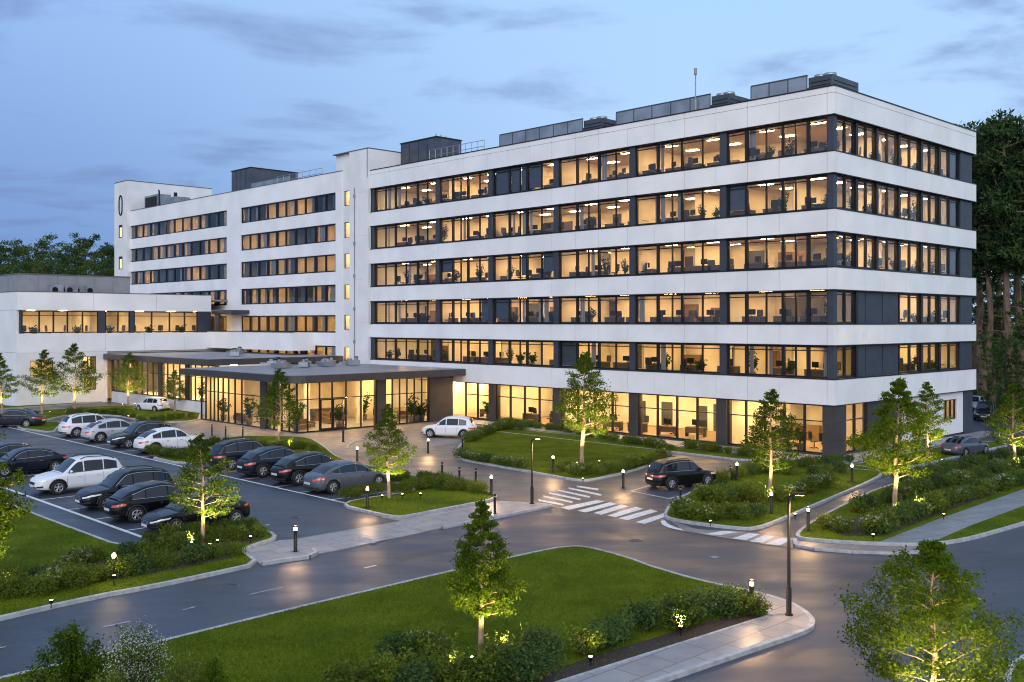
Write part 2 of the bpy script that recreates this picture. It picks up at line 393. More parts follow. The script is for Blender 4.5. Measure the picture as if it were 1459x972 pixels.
# ================================================================== ARCHITECTURE (s,t frame)
def bx(mb, ax, a0, a1, d0, d1, z0, z1, m=0):
    if ax == 't': mb.box(d0, d1, a0, a1, z0, z1, m)
    else: mb.box(a0, a1, d0, d1, z0, z1, m)
def window(parent, ax, a0, a1, z0, z1, d, mull=(), trans=(), border=0.09, dep=0.14, name='window', fm='frame', gm='glass', thick=None, org=(0, 0)):
    """frame with mullions = part, its panes = sub-part"""
    f = MB(); g = MB()
    bx(f, ax, a0, a1, d, d+dep, z0, z0+border); bx(f, ax, a0, a1, d, d+dep, z1-border, z1)
    bx(f, ax, a0, a0+border, d, d+dep, z0+border, z1-border); bx(f, ax, a1-border, a1, d, d+dep, z0+border, z1-border)
    for mu in mull:
        p, w = mu if isinstance(mu, tuple) else (mu, 0.07)
        bx(f, ax, p-w/2, p+w/2, d-0.03 if w > 0.1 else d+0.01, d+dep, z0+border, z1-border)
    for tr in trans:
        bx(f, ax, a0+border, a1-border, d+0.02, d+dep-0.02, tr-0.035, tr+0.035)
    fo = f.build(name, M[fm], parent, org)
    e = d + dep*0.6
    if ax == 't': g.quad((e, a0+.02, z0+.02), (e, a0+.02, z1-.02), (e, a1-.02, z1-.02), (e, a1-.02, z0+.02))
    else: g.quad((a0+.02, e, z0+.02), (a1-.02, e, z0+.02), (a1-.02, e, z1-.02), (a0+.02, e, z1-.02))
    g.build('pane', M[gm], fo, org)
    return fo
def panels(mb, ax, joints, d0, d1, z0, z1, gap=0.028, m=0, hj=()):
    zs = [z0] + list(hj) + [z1]
    for j in range(len(zs)-1):
        for a, b in zip(joints[:-1], joints[1:]):
            bx(mb, ax, a+gap/2, b-gap/2, d0, d1, zs[j]+(gap/2 if j else 0), zs[j+1]-(gap/2 if j < len(zs)-2 else 0), m)

# ------------------------------------------------------------------ tall office block
tall = empty('office_building', W(0, 0), A0, 'tall white office block with six lit storeys and long ribbons of dark framed windows', 'building')
BANDS = [(3.63, 5.33), (7.69, 9.06), (11.47, 12.93), (15.40, 16.87), (19.35, 20.76), (23.30, 25.15)]
STOR = ['first floor', 'second floor', 'third floor', 'fourth floor', 'top floor']
LS, LT = 23.9, 52.7
jl = [0.0, 0.55, T(1110), T(1065), T(1020), T(975), T(932), T(894), T(853), T(820), T(786), T(755), T(725), T(694), T(660), T(625), T(590), T(555), LT]
js = [0.0] + [S(1060+x/2.627) for x in (453, 525, 605, 700, 762, 828)] + [LS]
for k, (b0, b1) in enumerate(BANDS):
    mb = MB(); hj = [b1-0.42] if k == 5 else []
    panels(mb, 't', jl, 0, 0.28, b0, b1, hj=hj)
    js2 = [0.285] + js[1:]
    panels(mb, 's', js2, 0, 0.28, b0, b1, hj=hj)
    mb.box(23.62, 23.9, 0.285, LT, b0, b1)
    mb.build('band', M['white'], tall)
    sl = MB()
    if k < 5: sl.box(0.30, 23.6, 0.30, LT-0.02, b0+0.03, b1-0.17)
    else: sl.box(0.30, 23.6, 0.30, LT-0.02, b0+0.03, 24.45)
    sl.build('floor_slab', M['inceil'] if k < 5 else [M['inceil']], tall)
    if k < 5:
        fl = MB(); fl.box(0.5, 23.5, 0.5, LT-0.3, b1-0.166, b1-0.15); fl.build('flooring', M['infloor'], tall)
    # dark drip line under and over each band
    tr = MB()
    bx(tr, 't', -0.012, LT, -0.02, 0.30, b0-0.06, b0-0.004); bx(tr, 's', 0.302, LS, -0.02, 0.30, b0-0.06, b0-0.004)
    if k < 5:
        bx(tr, 't', -0.012, LT, -0.03, 0.32, b1+0.004, b1+0.07); bx(tr, 's', 0.322, LS, -0.03, 0.32, b1+0.004, b1+0.07)
    else:
        bx(tr, 't', -0.04, LT, -0.04, 0.36, b1+0.004, b1+0.09); bx(tr, 's', 0.362, LS+.04, -0.04, 0.36, b1+0.004, b1+0.09)
        bx(tr, 't', 0.362, LT, 23.55, 23.94, b1+0.004, b1+0.09)
    tr.build('trim', M['frame'], tall)
rf = MB(); rf.box(0.3, 23.6, 0.3, LT, 24.46, 24.5); rf.box(0.285, .4, .3, LT, 24.5, 25.1); rf.box(.41, 23.6, .285, .4, 24.5, 25.1)
rf.build('roof', M['roofmem'], tall)
bw = MB(); bw.box(23.60, 23.88, 0.5, LT, 0, 25.0); bw.box(0.6, 23.5, LT-0.25, LT-0.02, 0, 25.0); bw.build('rear_wall', M['white2'], tall)
PT = [0.0, 9.0, 17.6, 26.0, 34.3, 41.9, 52.5]
for i, t in enumerate(PT):
    p = MB(); w = 0.28 if 0 < i < 6 else 0.26
    if i == 0: p.box(0.16, 0.62, 0.16, 0.62, 3.63, 23.35)
    else: p.box(0.16, 0.6, t-w, t+w if i < 6 else LT-.01, 3.63, 23.35)
    p.build('pier', M['pier'], tall)
p = MB(); p.box(21.2, 23.55, 0.22, 0.8, 3.63, 23.35)
for z in (4.9, 8.8, 12.8, 16.7, 20.6): p.box(21.2, 23.56, 0.205, 0.24, z+1.3, z+1.33, 0)
p.build('pier', M['pier'], tall)
SP = [0.62, 3.6, 6.65, 10.2, 14.0, 17.3, 21.2]
ro = random.Random(3)
for k in range(5):
    z0, z1 = BANDS[k][1]+0.07, BANDS[k+1][0]-0.06
    for i in range(6):
        a, b = PT[i] + (0.62 if i == 0 else 0.28), PT[i+1] - 0.28
        L = b - a
        if i == 0: fr = [(0.17, .16), (0.335, .16), (0.52, .16), (0.68, .06), (0.84, .16)]; fr = [(0.19, .24), (0.31, .09), (0.43, .24), (0.60, .10), (0.80, .24)]
        elif i < 5: fr = [(0.21, .10), (0.44, .22), (0.56, .09), (0.73, .22)] if i % 2 else [(0.20, .10), (0.43, .22), (0.58, .09), (0.74, .22)]
        else: fr = [(0.15, .10), (0.30, .22), (0.49, .10), (0.66, .22), (0.83, .10)]
        mu = [(a + L*f, w) for f, w in fr]
        window(tall, 't', a, b, z0, z1, 0.34, mu, [z1-0.30-0.05*(k < 3)], border=.13)
        # blinds and curtains behind some panes
        ed = [a] + [m_[0] for m_ in mu] + [b]
        for j in range(len(ed)-1):
            r = ro.random(); dark = (k == 4 and i == 3 and j >= 2) or (k == 4 and i == 5 and j < 0)
            if dark or r < 0.045:
                q = MB(); hgt = (z1-z0)*(0.97 if dark else ro.uniform(0.5, 1.0))
                q.box(0.56, 0.575, ed[j]+.05, ed[j+1]-.05, z1-hgt, z1); q.build('blind', M['blind'], tall)
            elif r < 0.26:
                q = MB(); w = ro.uniform(0.3, 0.6); sd = ro.random() < 0.5
                n = 7; x0 = ed[j]+.08 if sd else ed[j+1]-.08-w
                pts = [(0.62 + 0.04*(c % 2), x0 + w*c/n) for c in range(n+1)]
                for c in range(n):
                    q.quad((pts[c][0], pts[c][1], z0), (pts[c+1][0], pts[c+1][1], z0), (pts[c+1][0], pts[c+1][1], z1), (pts[c][0], pts[c][1], z1))
                q.build('curtain', M['curtain'], tall)
    for i in range(6):
        a, b = SP[i] + (0.02 if i == 0 else 0.12), SP[i+1] - (0.12 if i < 5 else 0)
        if k < 2 and i in (1, 2):
            q = MB()
            q.box(a-.12 if i == 1 else a-.12, b+.12 if i == 2 else b+.12, 0.36, 0.5, z0, z1)
            if i == 1: q.box(a+.1, a+1.2, 0.33, 0.37, z0+.1, z1-.1); q.box(a+1.35, b-.1, 0.33, 0.37, z0+.1, z1-.1)
            else: q.box(a+.9, a+2.0, 0.32, 0.37, z0+.1, z1-.1)
            q.build('closed_panel', M['pier'], tall)
            continue
        window(tall, 's', a, b, z0, z1, 0.34, [((a+b)/2, .17)], [z1-0.28], border=0.14)
        if i < 5:
            q = MB(); q.box(b-.03, b+.27, 0.22, 0.6, z0-.02, z1+.02); q.build('pier', M['frame'], tall)
        if i == 5 and k > 1:
            q = MB(); q.box((a+b)/2+.1, b-.1, 0.62, 0.64, z0, z1); q.build('blind', M['blind'], tall)
# inner walls, partitions and doors of every storey
def rooms(root, z0, z1, k, tmax=52.2, smax=21.1, parts=True, depth=7.2, org=(0, 0)):
    q = MB(); q.box(depth, depth+.15, depth, tmax, z0, z1); q.box(depth, smax+2, depth, depth+.15, z0, z1)
    r = random.Random(50+k)
    for t in PT[1:-1]:
        if t < tmax and r.random() < 0.75: q.box(1.6 if r.random() < .5 else 0.66, depth, t-.06, t+.06, z0, z1)
    for t in (4.6, 13.2, 21.8, 30.1, 38.2, 46.5):
        if t < tmax and r.random() < 0.35: q.box(2.5, depth, t-.05, t+.05, z0, z1)
    for s_ in SP[3:-1:2]: q.box(s_-.05, s_+.05, 1.6, depth, z0, z1)
    q.box(21.15, 21.3, 0.6, depth, z0, z1)
    q.build('interior_wall', M['inwall'], root)
    t = 2.0
    while t < tmax-2:
        t += r.uniform(1.6, 4.2)
        q = MB(); w = r.uniform(0.9, 1.5); hh = r.uniform(2.0, 2.3)
        if r.random() < 0.7: q.box(depth-.05, depth, t, min(t+w, tmax), z0, z0+hh); q.build('interior_door', M['door'], root)
        else: q.box(depth-.45, depth, t, min(t+1.8*w, tmax), z0, z0+r.uniform(1.1, 2.0)); q.build('cupboard', M['cabinet'], root)
for k in range(5): rooms(tall, BANDS[k][1]-0.15, BANDS[k+1][0]+0.03, k)

# ground floor of the tall block
rooms(tall, 0.14, 3.66, 9, tmax=51, depth=8.0)
q = MB(); q.box(0.3, 23.6, 0.3, LT-.3, 0.02, 0.14); q.build('flooring', M['infloor'], tall)
gcol = [(T(1025), 0.45), (T(899), 0.42), (T(790), 0.42), (T(698), 0.42)]
edges = [T(1171)] + [c[0] for c in gcol] + [38.4]
for i in range(5):
    a = edges[i] + (0 if i == 0 else .42); b = edges[i+1] - (.42 if i < 4 else 0.3)
    n = 5 if i else 6
    n = [5, 4, 4, 4, 2][i]
    mu = [(a + (b-a)*j/n, .11) for j in range(1, n)]
    window(tall, 't', a, b, 0.22, 3.60, 0.42, mu, [2.45], border=0.1, dep=0.16)
for t, w in gcol:
    q = MB(); q.box(0.22, 0.95, t-w, t+w, 0, 3.62); q.box(0.205, 0.96, t-w-.01, t+w+.01, 1.7, 1.715); q.build('column', M['brown'], tall)
q = MB(); s0, s1 = S(1207), S(1242)
t0 = T(1171)
for z_, z__ in ((0.0, 1.2), (1.212, 2.4), (2.412, 3.62)): q.box(0.06, s0, 0.06, t0, z_, z__)
q.build('corner_column', M['brown'], tall)
q = MB(); q.box(.3, .7, t0, 38.4, 0.0, 0.22); q.box(s0, 23.4, .3, .7, 0, 0.22); q.build('plinth', M['brown'], tall)
window(tall, 's', s0, s1, 0.22, 3.60, 0.35, [(s0+(s1-s0)*.5, .11)], [2.45], border=0.1, dep=0.16)
q = MB(); s2 = S(1290)
for z_, z__ in ((0.2, 1.2), (1.212, 2.4), (2.412, 3.62)): q.box(s1, s2, 0.32, 0.7, z_, z__)
q.build('dark_wall', M['brown'], tall)
wa, wb, s3 = S(1343, .3), S(1363, .3), S(1371, .3)
wz0, wz1 = 1.35, 3.0
q = MB(); q.box(s2, wa, .24, .6, .2, 3.62); q.box(wb, s3, .24, .6, .2, 3.62); q.box(wa, wb, .24, .6, .2, wz0); q.box(wa, wb, .24, .6, wz1, 3.62)
q.build('ground_wall', M['white2'], tall)
window(tall, 's', wa, wb, wz0, wz1, 0.40, [(wa+(wb-wa)*.36, .08), (wa+(wb-wa)*.68, .08)], [], border=0.09)
q = MB(); q.box(s3, 23.5, 0.15, 0.7, 0, 3.62); q.build('pier', M['pier'], tall)
q = MB(); q.box(-0.0, 0.30, 0.305, 38, 3.56, 3.565); 

# ------------------------------------------------------------------ entrance tower
tow = empty('stair_tower', W(0, LT), A0, 'narrow white stair tower rising above the roof between the two office wings', 'building')
O = (0, LT)
TW = [(21.85, 23.5), (18.4, 20.1), (15.1, 16.7), (11.75, 13.35), (8.4, 10.05), (5.0, 6.6)]
q = MB(); ta, tb = 56.15, 57.65
jz = [0, 4.6, 9.2, 13.8, 18.4, 23.0, 27.5]
for a, b in zip(jz[:-1], jz[1:]): q.box(-.25, .1, LT+.02, 54.3, a+.006, b-.006); q.box(-.25, .1, 54.312, ta, a+.006, b-.006)
q.box(.15, .4, tb, 59.2, 0, 27.5)
zz = 0
for (w0, w1) in reversed(TW): q.box(.1, .4, ta, tb, zz, w0); zz = w1
q.box(.1, .4, ta, tb, zz, 27.5)
q.box(-.25, 9, LT+.004, LT+.3, 24.5, 27.49); q.box(.4, 9, 58.9, 59.2, 20, 27.5); q.box(8.7, 9, LT+.3, 58.9, 20, 27.5); q.box(.4, 8.7, LT+.3, 58.9, 27.0, 27.3)
q.build('tower_wall', M['white2'], tow, O)
q = MB(); q.box(-.29, 9.05, LT-.03, 59.24, 27.505, 27.6); q.build('trim', M['cap'], tow, O)
for w0, w1 in TW:
    window(tow, 't', ta, tb, w0, w1, .16, [(ta+.5, .06)], [], border=.06, dep=.1, org=O)
    q = MB(); q.box(.6, 3, ta-.5, tb+1, w0-.3, w0-.2); q.box(.6, 3, ta-.5, tb+1, w1+.25, w1+.3); q.box(2.9, 3, ta-.5, tb+1, w0-.2, w1+.25); q.box(.6, 3, ta-.6, ta-.5, w0-.2, w1+.25); q.box(.6, 3, tb+1, tb+1.1, w0-.2, w1+.25)
    q.build('stair_landing', M['inwall'], tow, O)
q = MB(); q.tube([(-.33, 55.1, 5), (-.33, 55.1, 23.6)], .045, 6)
for z in (7, 10.5, 14, 17.5, 22.5): q.box(-.42, -.25, 55.02, 55.2, z, z+.35)
q.build('downpipe', M['greypanel'], tow, O)

# ------------------------------------------------------------------ rear wing
wing = empty('wing_building', W(0, 58), A0, 'long white five storey wing with narrow paired windows behind the entrance roof', 'building')
O = (0, 58); WH = 25.7
gA = (T(478), T(343)); gB = (T(323), T(182)); wend = 114.6
rows = [(21.55, 23.5), (18.15, 20.1), (14.8, 16.75), (11.45, 13.4), (8.1, 10.05), (4.7, 6.65)]
q = MB()
jj = [58.0, gA[0], (gA[0]+gA[1])/2, gA[1], gB[0], (gB[0]+gB[1])/2, gB[1], wend]
zz = 0
for (w0, w1) in reversed(rows): panels(q, 't', jj, 0, .3, zz, w0); zz = w1
panels(q, 't', jj, 0, .3, zz, WH)
for (w0, w1) in rows:
    for a, b in ((58.0, gA[0]), (gA[1], gB[0]), (gB[1], wend)): q.box(0, .3, a+.007, b-.007, w0, w1)
q.box(.3, 16, 58.0, 58.3, 0, WH); q.box(.3, 16, wend-.3, wend, 0, WH); q.box(15.7, 16, 58.3, wend-.3, 0, WH)
q.build('facade_wall', M['white'], wing, O)
q = MB(); q.box(-.04, .36, 57.96, wend, WH+.003, WH+.08); q.box(.362, 16, 57.96, 58.36, WH+.003, WH+.08); q.build('trim', M['cap'], wing, O)
q = MB(); q.box(.3, 15.7, 58.3, wend-.3, 24.9, 25.0); q.build('roof', M['roofmem'], wing, O)
q = MB()
for (w0, w1) in rows: q.box(.32, 6, 58.3, wend-.3, w0-1.0, w0-.75)
q.box(.32, 6, 58.3, wend-.3, 24.0, 24.2)
q.build('floor_slab', M['inceil'], wing, O)
q = MB(); q.box(5.0, 5.1, 58.3, wend-.3, 0, 24.0)
for t in [59+5.2*i for i in range(11)]: q.box(.5, 5, t, t+.1, 0, 24.0)
q.build('interior_wall', M['inwall2'], wing, O)
ro = random.Random(11)
for (w0, w1) in rows:
    for g, n in ((gA, 5), (gB, 6)):
        for i in range(n):
            a = g[0] + (g[1]-g[0])*i/n + .03; b = g[0] + (g[1]-g[0])*(i+1)/n - .03
            if g is gB and w0 < 7 : continue
            window(wing, 't', a, b, w0, w1, .12, [(a+(b-a)*.5, .2)], [], border=.15, dep=.14, org=O)
            for j in range(2):
                if ro.random() < .72:
                    q = MB(); c0 = a+.1+(b-a)*.5*j; w = (b-a)*.5*ro.uniform(.25, .8)
                    q.box(.5, .52, c0, c0+w, w0, w1); q.build('curtain', M['curtain'] if ro.random() < .45 else M['blind'], wing, O)  # dark blue sheets put the panes' blue reflection into the colour
endb = empty('end_tower', W(-.4, 112.5), A0, 'white end tower with small windows at the far left end of the wing', 'building')
O = (-.4, 112.5)
e0, e1 = 112.6, T(163, -.5)
q = MB(); q.box(-.5, 13, e0, e1, 0, 30.2); q.build('tower_wall', M['white2'], endb, O)
q = MB(); q.box(-.55, 13.05, e0-.05, e1+.05, 30.205, 30.3); q.build('trim', M['cap'], endb, O)
q = MB(); pts = []
for i in range(20):
    a = 2*pi*i/20; pts.append((-.58, T(172, -.55)+.55*cos(a), 26.7+.95*sin(a)+ (0.5 if sin(a) > 0 else -.5)))
pts.append(pts[0]); q.tube(pts, .09, 6, cap=False); q.build('emblem_ring', M['frame'], endb, O)
for z0_ in (21.9, 17.2, 13.0):
    q = MB(); q.box(-.53, -.48, T(172,-.5)-.6, T(172,-.5)+.6, z0_, z0_+1.9); q.build('window', M['frame'], endb, O)
    q = MB(); q.box(-.55, -.532, T(172,-.5)-.5, T(172,-.5)+.2, z0_+.1, z0_+1.5); q.build('pane', emit('lit_stair_window', (1, .62, .25), .9) if z0_ > 21 else bpy.data.materials['lit_stair_window'], endb, O)

# ------------------------------------------------------------------ low block on the left
low = empty('low_building', W(-25.3, 82.9), A0, 'low two storey white building with a lit upper ribbon window at the left', 'building')
O = (-25.3, 82.9); TL = 82.9; s0 = -25.3
def SL(px): return S(px, TL)
se = SL(301)
q = MB()
panels(q, 's', [s0, -17, -9.5, se], TL, TL+.3, 10.6, 12.6)
panels(q, 's', [s0, SL(150), -11, -6, 0], TL, TL+.3, 5.9, 8.0)
q.build('band', M['white'], low, O)
q = MB(); sw = SL(153)
w1 = (SL(43), SL(76), 3.3, 5.0); w2 = (SL(118), SL(133), 3.35, 5.35); w3 = (SL(121), SL(137), 1.5, 3.0)
# lower wall with openings
q.box(s0, w1[0], TL, TL+.3, 0, 5.885); q.box(w1[0], w1[1], TL, TL+.3, 0, w1[2]); q.box(w1[0], w1[1], TL, TL+.3, w1[3], 5.885)
q.box(w1[1], w2[0], TL, TL+.3, 0, 5.885); q.box(w2[0], w3[1], TL, TL+.3, 0, w3[2]); q.box(w2[0], w3[1], TL, TL+.3, 3.0, 3.35); q.box(w2[0], w3[1], TL, TL+.3, 5.35, 5.885)
q.box(w3[1], sw, TL, TL+.3, 0, 5.885)
q.build('lower_wall', M['white2'], low, O)
for w in (w1, w2, w3): window(low, 's', w[0], w[1] if w is not w2 else w3[1], w[2], w[3], TL+.1, [((w[0]+w[1])/2, .07)], [], border=.07, org=O)
q = MB(); panels(q, 't', [TL+.31, 92, 101, 110], s0, s0+.3, 0, 12.6, hj=[5.9, 10.6]); q.box(s0+.3, 0, 109.7, 110, 0, 12.6); q.build('side_wall', M['white'], low, O)
q = MB(); q.box(s0-.04, se, TL-.04, TL+.35, 12.605, 12.69); q.box(s0-.04, s0+.35, TL+.352, 110, 12.605, 12.69); q.build('trim', M['cap'], low, O)
q = MB(); q.box(s0+.3, 0, TL+.3, 109.7, 11.9, 12.1); q.box(se-.2, se, TL+.3, 95, 10.6, 12.6); q.build('roof', M['roofmem'], low, O)
X1 = [80, 145, 197, 248, 303, 360, 385, 432, 475, 490, 555, 620, 675, 722]
xs = [SL(x/2.557) for x in X1]
for a, b, mu in ((0, 5, (1, 2, 3, 4)), (6, 8, (7,)), (9, 13, (10, 11, 12))):
    window(low, 's', xs[a], xs[b], 8.06, 10.55, TL+.15, [(xs[i], .14) for i in mu], [10.0], border=.12, org=O)
for a, b in ((s0+.3, xs[0]), (xs[5], xs[6]), (xs[8], xs[9]), (xs[13], se)):
    q = MB(); q.box(a, b, TL+.12, TL+.5, 8.0, 10.6); q.build('pier', M['pier'], low, O)
q = MB(); q.box(s0+.3, 0, TL+.3, TL+6.5, 5.7, 7.4); q.box(s0+.3, 0, TL+.3, TL+6.5, 10.6, 10.8); q.build('floor_slab', M['inceil'], low, O)
q = MB(); q.box(s0+.3, 0, TL+6, TL+6.15, 0, 11)
for s_ in (-17.2, -12.5): q.box(s_, s_+.1, TL+.6, TL+6, 0, 11)
q.build('interior_wall', M['inwall'], low, O)
# terrace in front of the wing
ter = empty('terrace_block', W(-3, 66), A0, 'white parapet terrace joining the low building to the long wing', 'terrace')
O = (-3, 66); tt = T(416, -3)
q = MB(); panels(q, 't', [tt, tt+3.2, tt+7, TL-.01], -3, -2.75, 6.1, 8.1); q.box(-2.75, 0, tt, tt+.25, 6.1, 8.1); q.build('parapet', M['white'], ter, O)
q = MB(); q.box(-2.75, -.01, tt+.25, TL, 7.3, 7.5); q.build('deck', M['roofmem'], ter, O)
q = MB(); q.box(-3.04, -2.71, tt-.04, TL-.01, 8.105, 8.17); q.build('trim', M['frame'], ter, O)
q = MB(); q.box(-2.4, -.01, T(345, -1), TL, 10.3, 10.75); q.build('canopy', M['pier'], ter, O)
q = MB(); q.box(-2.0, -1.8, T(312, -2), TL, 7.5, 10.3); q.build('dark_wall', M['pier'], ter, O)

# ------------------------------------------------------------------ glass entrance pavilion
pav = empty('entrance_pavilion', W(-17.7, 38.5), A0, 'single storey glass entrance pavilion with a flat dark edged roof', 'building')
O = (-17.7, 38.5); P0, P1, Q0, Q1 = -17.7, -0.05, 38.5, 55.2
def rpoly(x0, y0, x1, y1, r, n=7):
    pts = [(x0 + r - r*cos(a), y0 + r - r*sin(a)) for a in [pi/2*i/n for i in range(n+1)]]
    return pts + [(x1, y0), (x1, y1), (x0, y1)]
q = MB(); q.prism(rpoly(P0-1.0, Q0-1.0, -0.03, 57.6, 1.6), 4.24, 4.84); 
o_ = q.build('roof_fascia', M['fascia'], pav, O)
q = MB(); q.prism(rpoly(P0-.85, Q0-.85, -0.04, 57.4, 1.5), 4.845, 4.87); q.build('roof', M['roofmem'], pav, O)
q = MB(); q.prism([p for p in reversed(rpoly(P0-.95, Q0-.95, -0.05, 57.5, 1.5))], None, 4.232); q.build('soffit', M['inwall2'], pav, O)
q = MB()
for i in range(12):
    t_ = Q0-1.003; s_ = P0+.6+i*1.55; q.box(s_, s_+.02, t_, t_+.01, 4.24, 4.84)
for i in range(12):
    q.box(P0-1.003, P0-.99, Q0+.7+i*1.55, Q0+.72+i*1.55, 4.24, 4.84)
q.build('fascia_joint', M['frame'], pav, O)
mpx = [439, 456, 474, 493.6, 515]
mS = [S(x, Q0) for x in mpx]
window(pav, 's', P0, S(537, Q0), .06, 4.24, Q0, [(x, .09) for x in mS], [2.8], border=.09, name='glass_wall', org=O)
window(pav, 's', S(549, Q0), S(612, Q0), .06, 4.24, Q0, [(S(x, Q0), .09) for x in (559.5, 570, 580.5, 591, 601.5)], [2.8], border=.09, name='glass_wall', org=O)
q = MB(); q.box(S(537, Q0), S(549, Q0), Q0-.08, Q0+.5, 0, 4.24); q.build('column', M['brown'], pav, O)
q = MB(); q.box(P0-.08, P0+.5, 43.4, 44.3, 0, 4.24); q.build('column', M['brown'], pav, O)
q = MB(); q.box(S(612, Q0), S(645, Q0), Q0-.05, Q0+.4, 0, 4.24); q.build('dark_wall', M['brown'], pav, O)
f = MB()
for a, b in ((mS[1], mS[2]), (mS[2], mS[3])):
    f.box(a+.05, a+.13, Q0-.05, Q0+.03, .06, 2.75); f.box(b-.13, b-.05, Q0-.05, Q0+.03, .06, 2.75); f.box(a+.13, b-.13, Q0-.05, Q0+.03, 2.65, 2.75); f.box(a+.13, b-.13, Q0-.05, Q0+.03, .06, .3)
    f.box(b-.3 if a < mS[1]+.1 else a+.25, b-.26 if a < mS[1]+.1 else a+.29, Q0-.1, Q0-.05, .9, 1.6)
f.build('entrance_door', M['frame'], pav, O)
mT = [T(x, P0) for x in (343.6, 324.7, 310, 299)]
mT = sorted(mT + [T(x, P0) for x in (334, 317, 304.5, 292.5)])
window(pav, 't', Q0+.1, 43.4, .06, 4.24, P0, [(Q0+1.3, .09), (Q0+2.5, .09), (Q0+3.7, .09)], [2.8], border=.09, name='glass_wall', org=O)
window(pav, 't', 44.3, T(286, P0), .06, 4.24, P0, [(x, .09) for x in mT], [2.8], border=.09, name='glass_wall', org=O)
q = MB(); q.box(P0, P1, Q0, Q1+2, .0, .05); q.build('flooring', M['pave'], pav, O)
q = MB(); q.box(-6, -5.8, 41, Q1, .05, 4.2); q.box(-13.0, -6, 48.9, 49.05, .05, 4.2); q.box(-1, -.8, 38.9, 41, .05, 4.2); q.box(-17, -13, Q1+.5, Q1+.65, .05, 4.2); q.build('interior_wall', M['inwall2'], pav, O)
for x_ in (-14.6, -9.0):
    q = MB(); q.box(x_, x_+.4, 42, 42.4, .05, 4.2); q.build('column', M['inwall'], pav, O)
# glazed link towards the low building
link = empty('glazed_link', W(-15.0, Q1), A0, 'x', 'building')
link['label'] = 'glazed corridor with a dark roof edge between pavilion and low building'
O = (-15, Q1); l0, l1 = Q1+2.45, TL-.02
q = MB(); q.prism([(-15.9, l0), (-.05, l0), (-.05, l1), (-15.9, l1)], 5.0, 5.6); q.build('roof_fascia', M['fascia'], link, O)
q = MB(); q.prism([(-15.7, l0+.1), (-.1, l0+.1), (-.1, l1), (-15.7, l1)], 5.605, 5.63); q.build('roof', M['roofmem'], link, O)
for i in range(4):
    a = l0 + (l1-l0)*i/4 + .35; b = l0 + (l1-l0)*(i+1)/4 - .35
    window(link, 't', a, b, 1.25, 4.98, -14.9, [(a+(b-a)*j/4, .09) for j in (1, 2, 3)], [3.7], border=.1, name='glass_wall', org=O)
q = MB(); q.box(-14.95, -14.6, l0, l1, 0, 1.24); q.build('sill_wall', M['white2'], link, O)
for i in range(5):
    q = MB(); c = l0 + (l1-l0)*i/4; q.box(-14.95, -14.5, max(c-.34, l0), min(c+.34, l1), 1.25, 4.98); q.build('pier', M['brown'], link, O)
q = MB(); q.box(-9, -8.8, l0, l1, 0, 4.98); q.box(-14.6, -9, l0, l1, .8, .9); q.build('interior_wall', M['inwall'], link, O)
q = MB(); q.box(-14.6, -9, l0, l0+.1, 0, 4.98); q.build('end_wall', M['inwall'], link, O)

# ------------------------------------------------------------------ ceiling lamps (real lit fittings)
def lampproto(name, w, l, m):
    q = MB(); q.box(-w/2, w/2, -l/2, l/2, -.03, 0, 0)
    o = q.build(name, [M[m]])
    return o
LP = lampproto('ceiling_light', .36, 1.0, 'lamp'); tag(LP, 'x', 'ceiling light')
LP2 = lampproto('ceiling_light', .36, 1.0, 'lamp_soft'); tag(LP2, 'x', 'ceiling light')
cnt = {}
def lamp(s, t, z, where, proto=LP, sc=1.0, group='lit ceiling panels inside the buildings'):
    cnt[where] = cnt.get(where, 0) + 1; n = cnt[where]
    if any(x in where for x in ('ground floor', 'pavilion')) : proto = LP2
    place(proto, W(s, t, z), A0, f'{ORD[n] if n < 31 else "last"} lit ceiling panel {where}', group, sc)
for k in range(5):
    zc = BANDS[k+1][0] + 0.01
    for i in range(6):
        a, b = PT[i], PT[i+1]
        for fa in (0.28, 0.74):
            lamp(2.3, a+(b-a)*fa, zc, f'from the corner, front row of the {STOR[k]}, long side')
            lamp(5.2, a+(b-a)*fa, zc, f'from the corner, back row of the {STOR[k]}, long side')
    for i in range(2, 6):
        if k < 2 and i == 2: continue
        lamp(SP[i]+1.7, 2.6, zc, f'from the corner, short side of the {STOR[k]}')
for i, t in enumerate([3, 7, 11.5, 15.5, 19.8, 23.8, 28, 32, 35.4, 37.4, 41, 45, 49]):
    lamp(2.6, t, 3.64, 'from the corner, front row of the ground floor', sc=1.15)
    lamp(5.8, t, 3.64, 'from the corner, back row of the ground floor', sc=1.15)
lamp(18.5, 3, 3.64, 'behind the small ground floor window of the short side')
for s_ in (-15.5, -11.5, -7.5, -3.2):
    for t_ in (40.6, 44.6): lamp(s_, t_, 4.22, 'from the left across the entrance pavilion ceiling', sc=1.2)
for s_ in (-9.5, -4.0): lamp(s_, 52.5, 4.22, 'from the left in the rear hall of the entrance pavilion', sc=1.3)
for t_ in (50.5, 54): lamp(-15.3, t_, 4.22, 'from the front along the left side of the entrance pavilion', sc=1.2)
for t_ in (59, 61.5, 64, 66.5, 69, 71.5, 74, 76.5, 79, 81.5): lamp(-12.5, t_, 4.97, 'from the pavilion along the glazed corridor', sc=1.3)
for s_ in (-23, -19.5, -15, -10.5, -6.5, -3): lamp(s_, TL+2.6, 10.59, 'from the left in the upper floor of the low building', sc=1.3)
for s_ in (-24, -21.5, -18.5): lamp(s_, TL+2.0, 5.69, 'from the left in the lower floor of the low building', sc=1.3)
names = ['top', 'fourth', 'third', 'second', 'first', 'lowest']
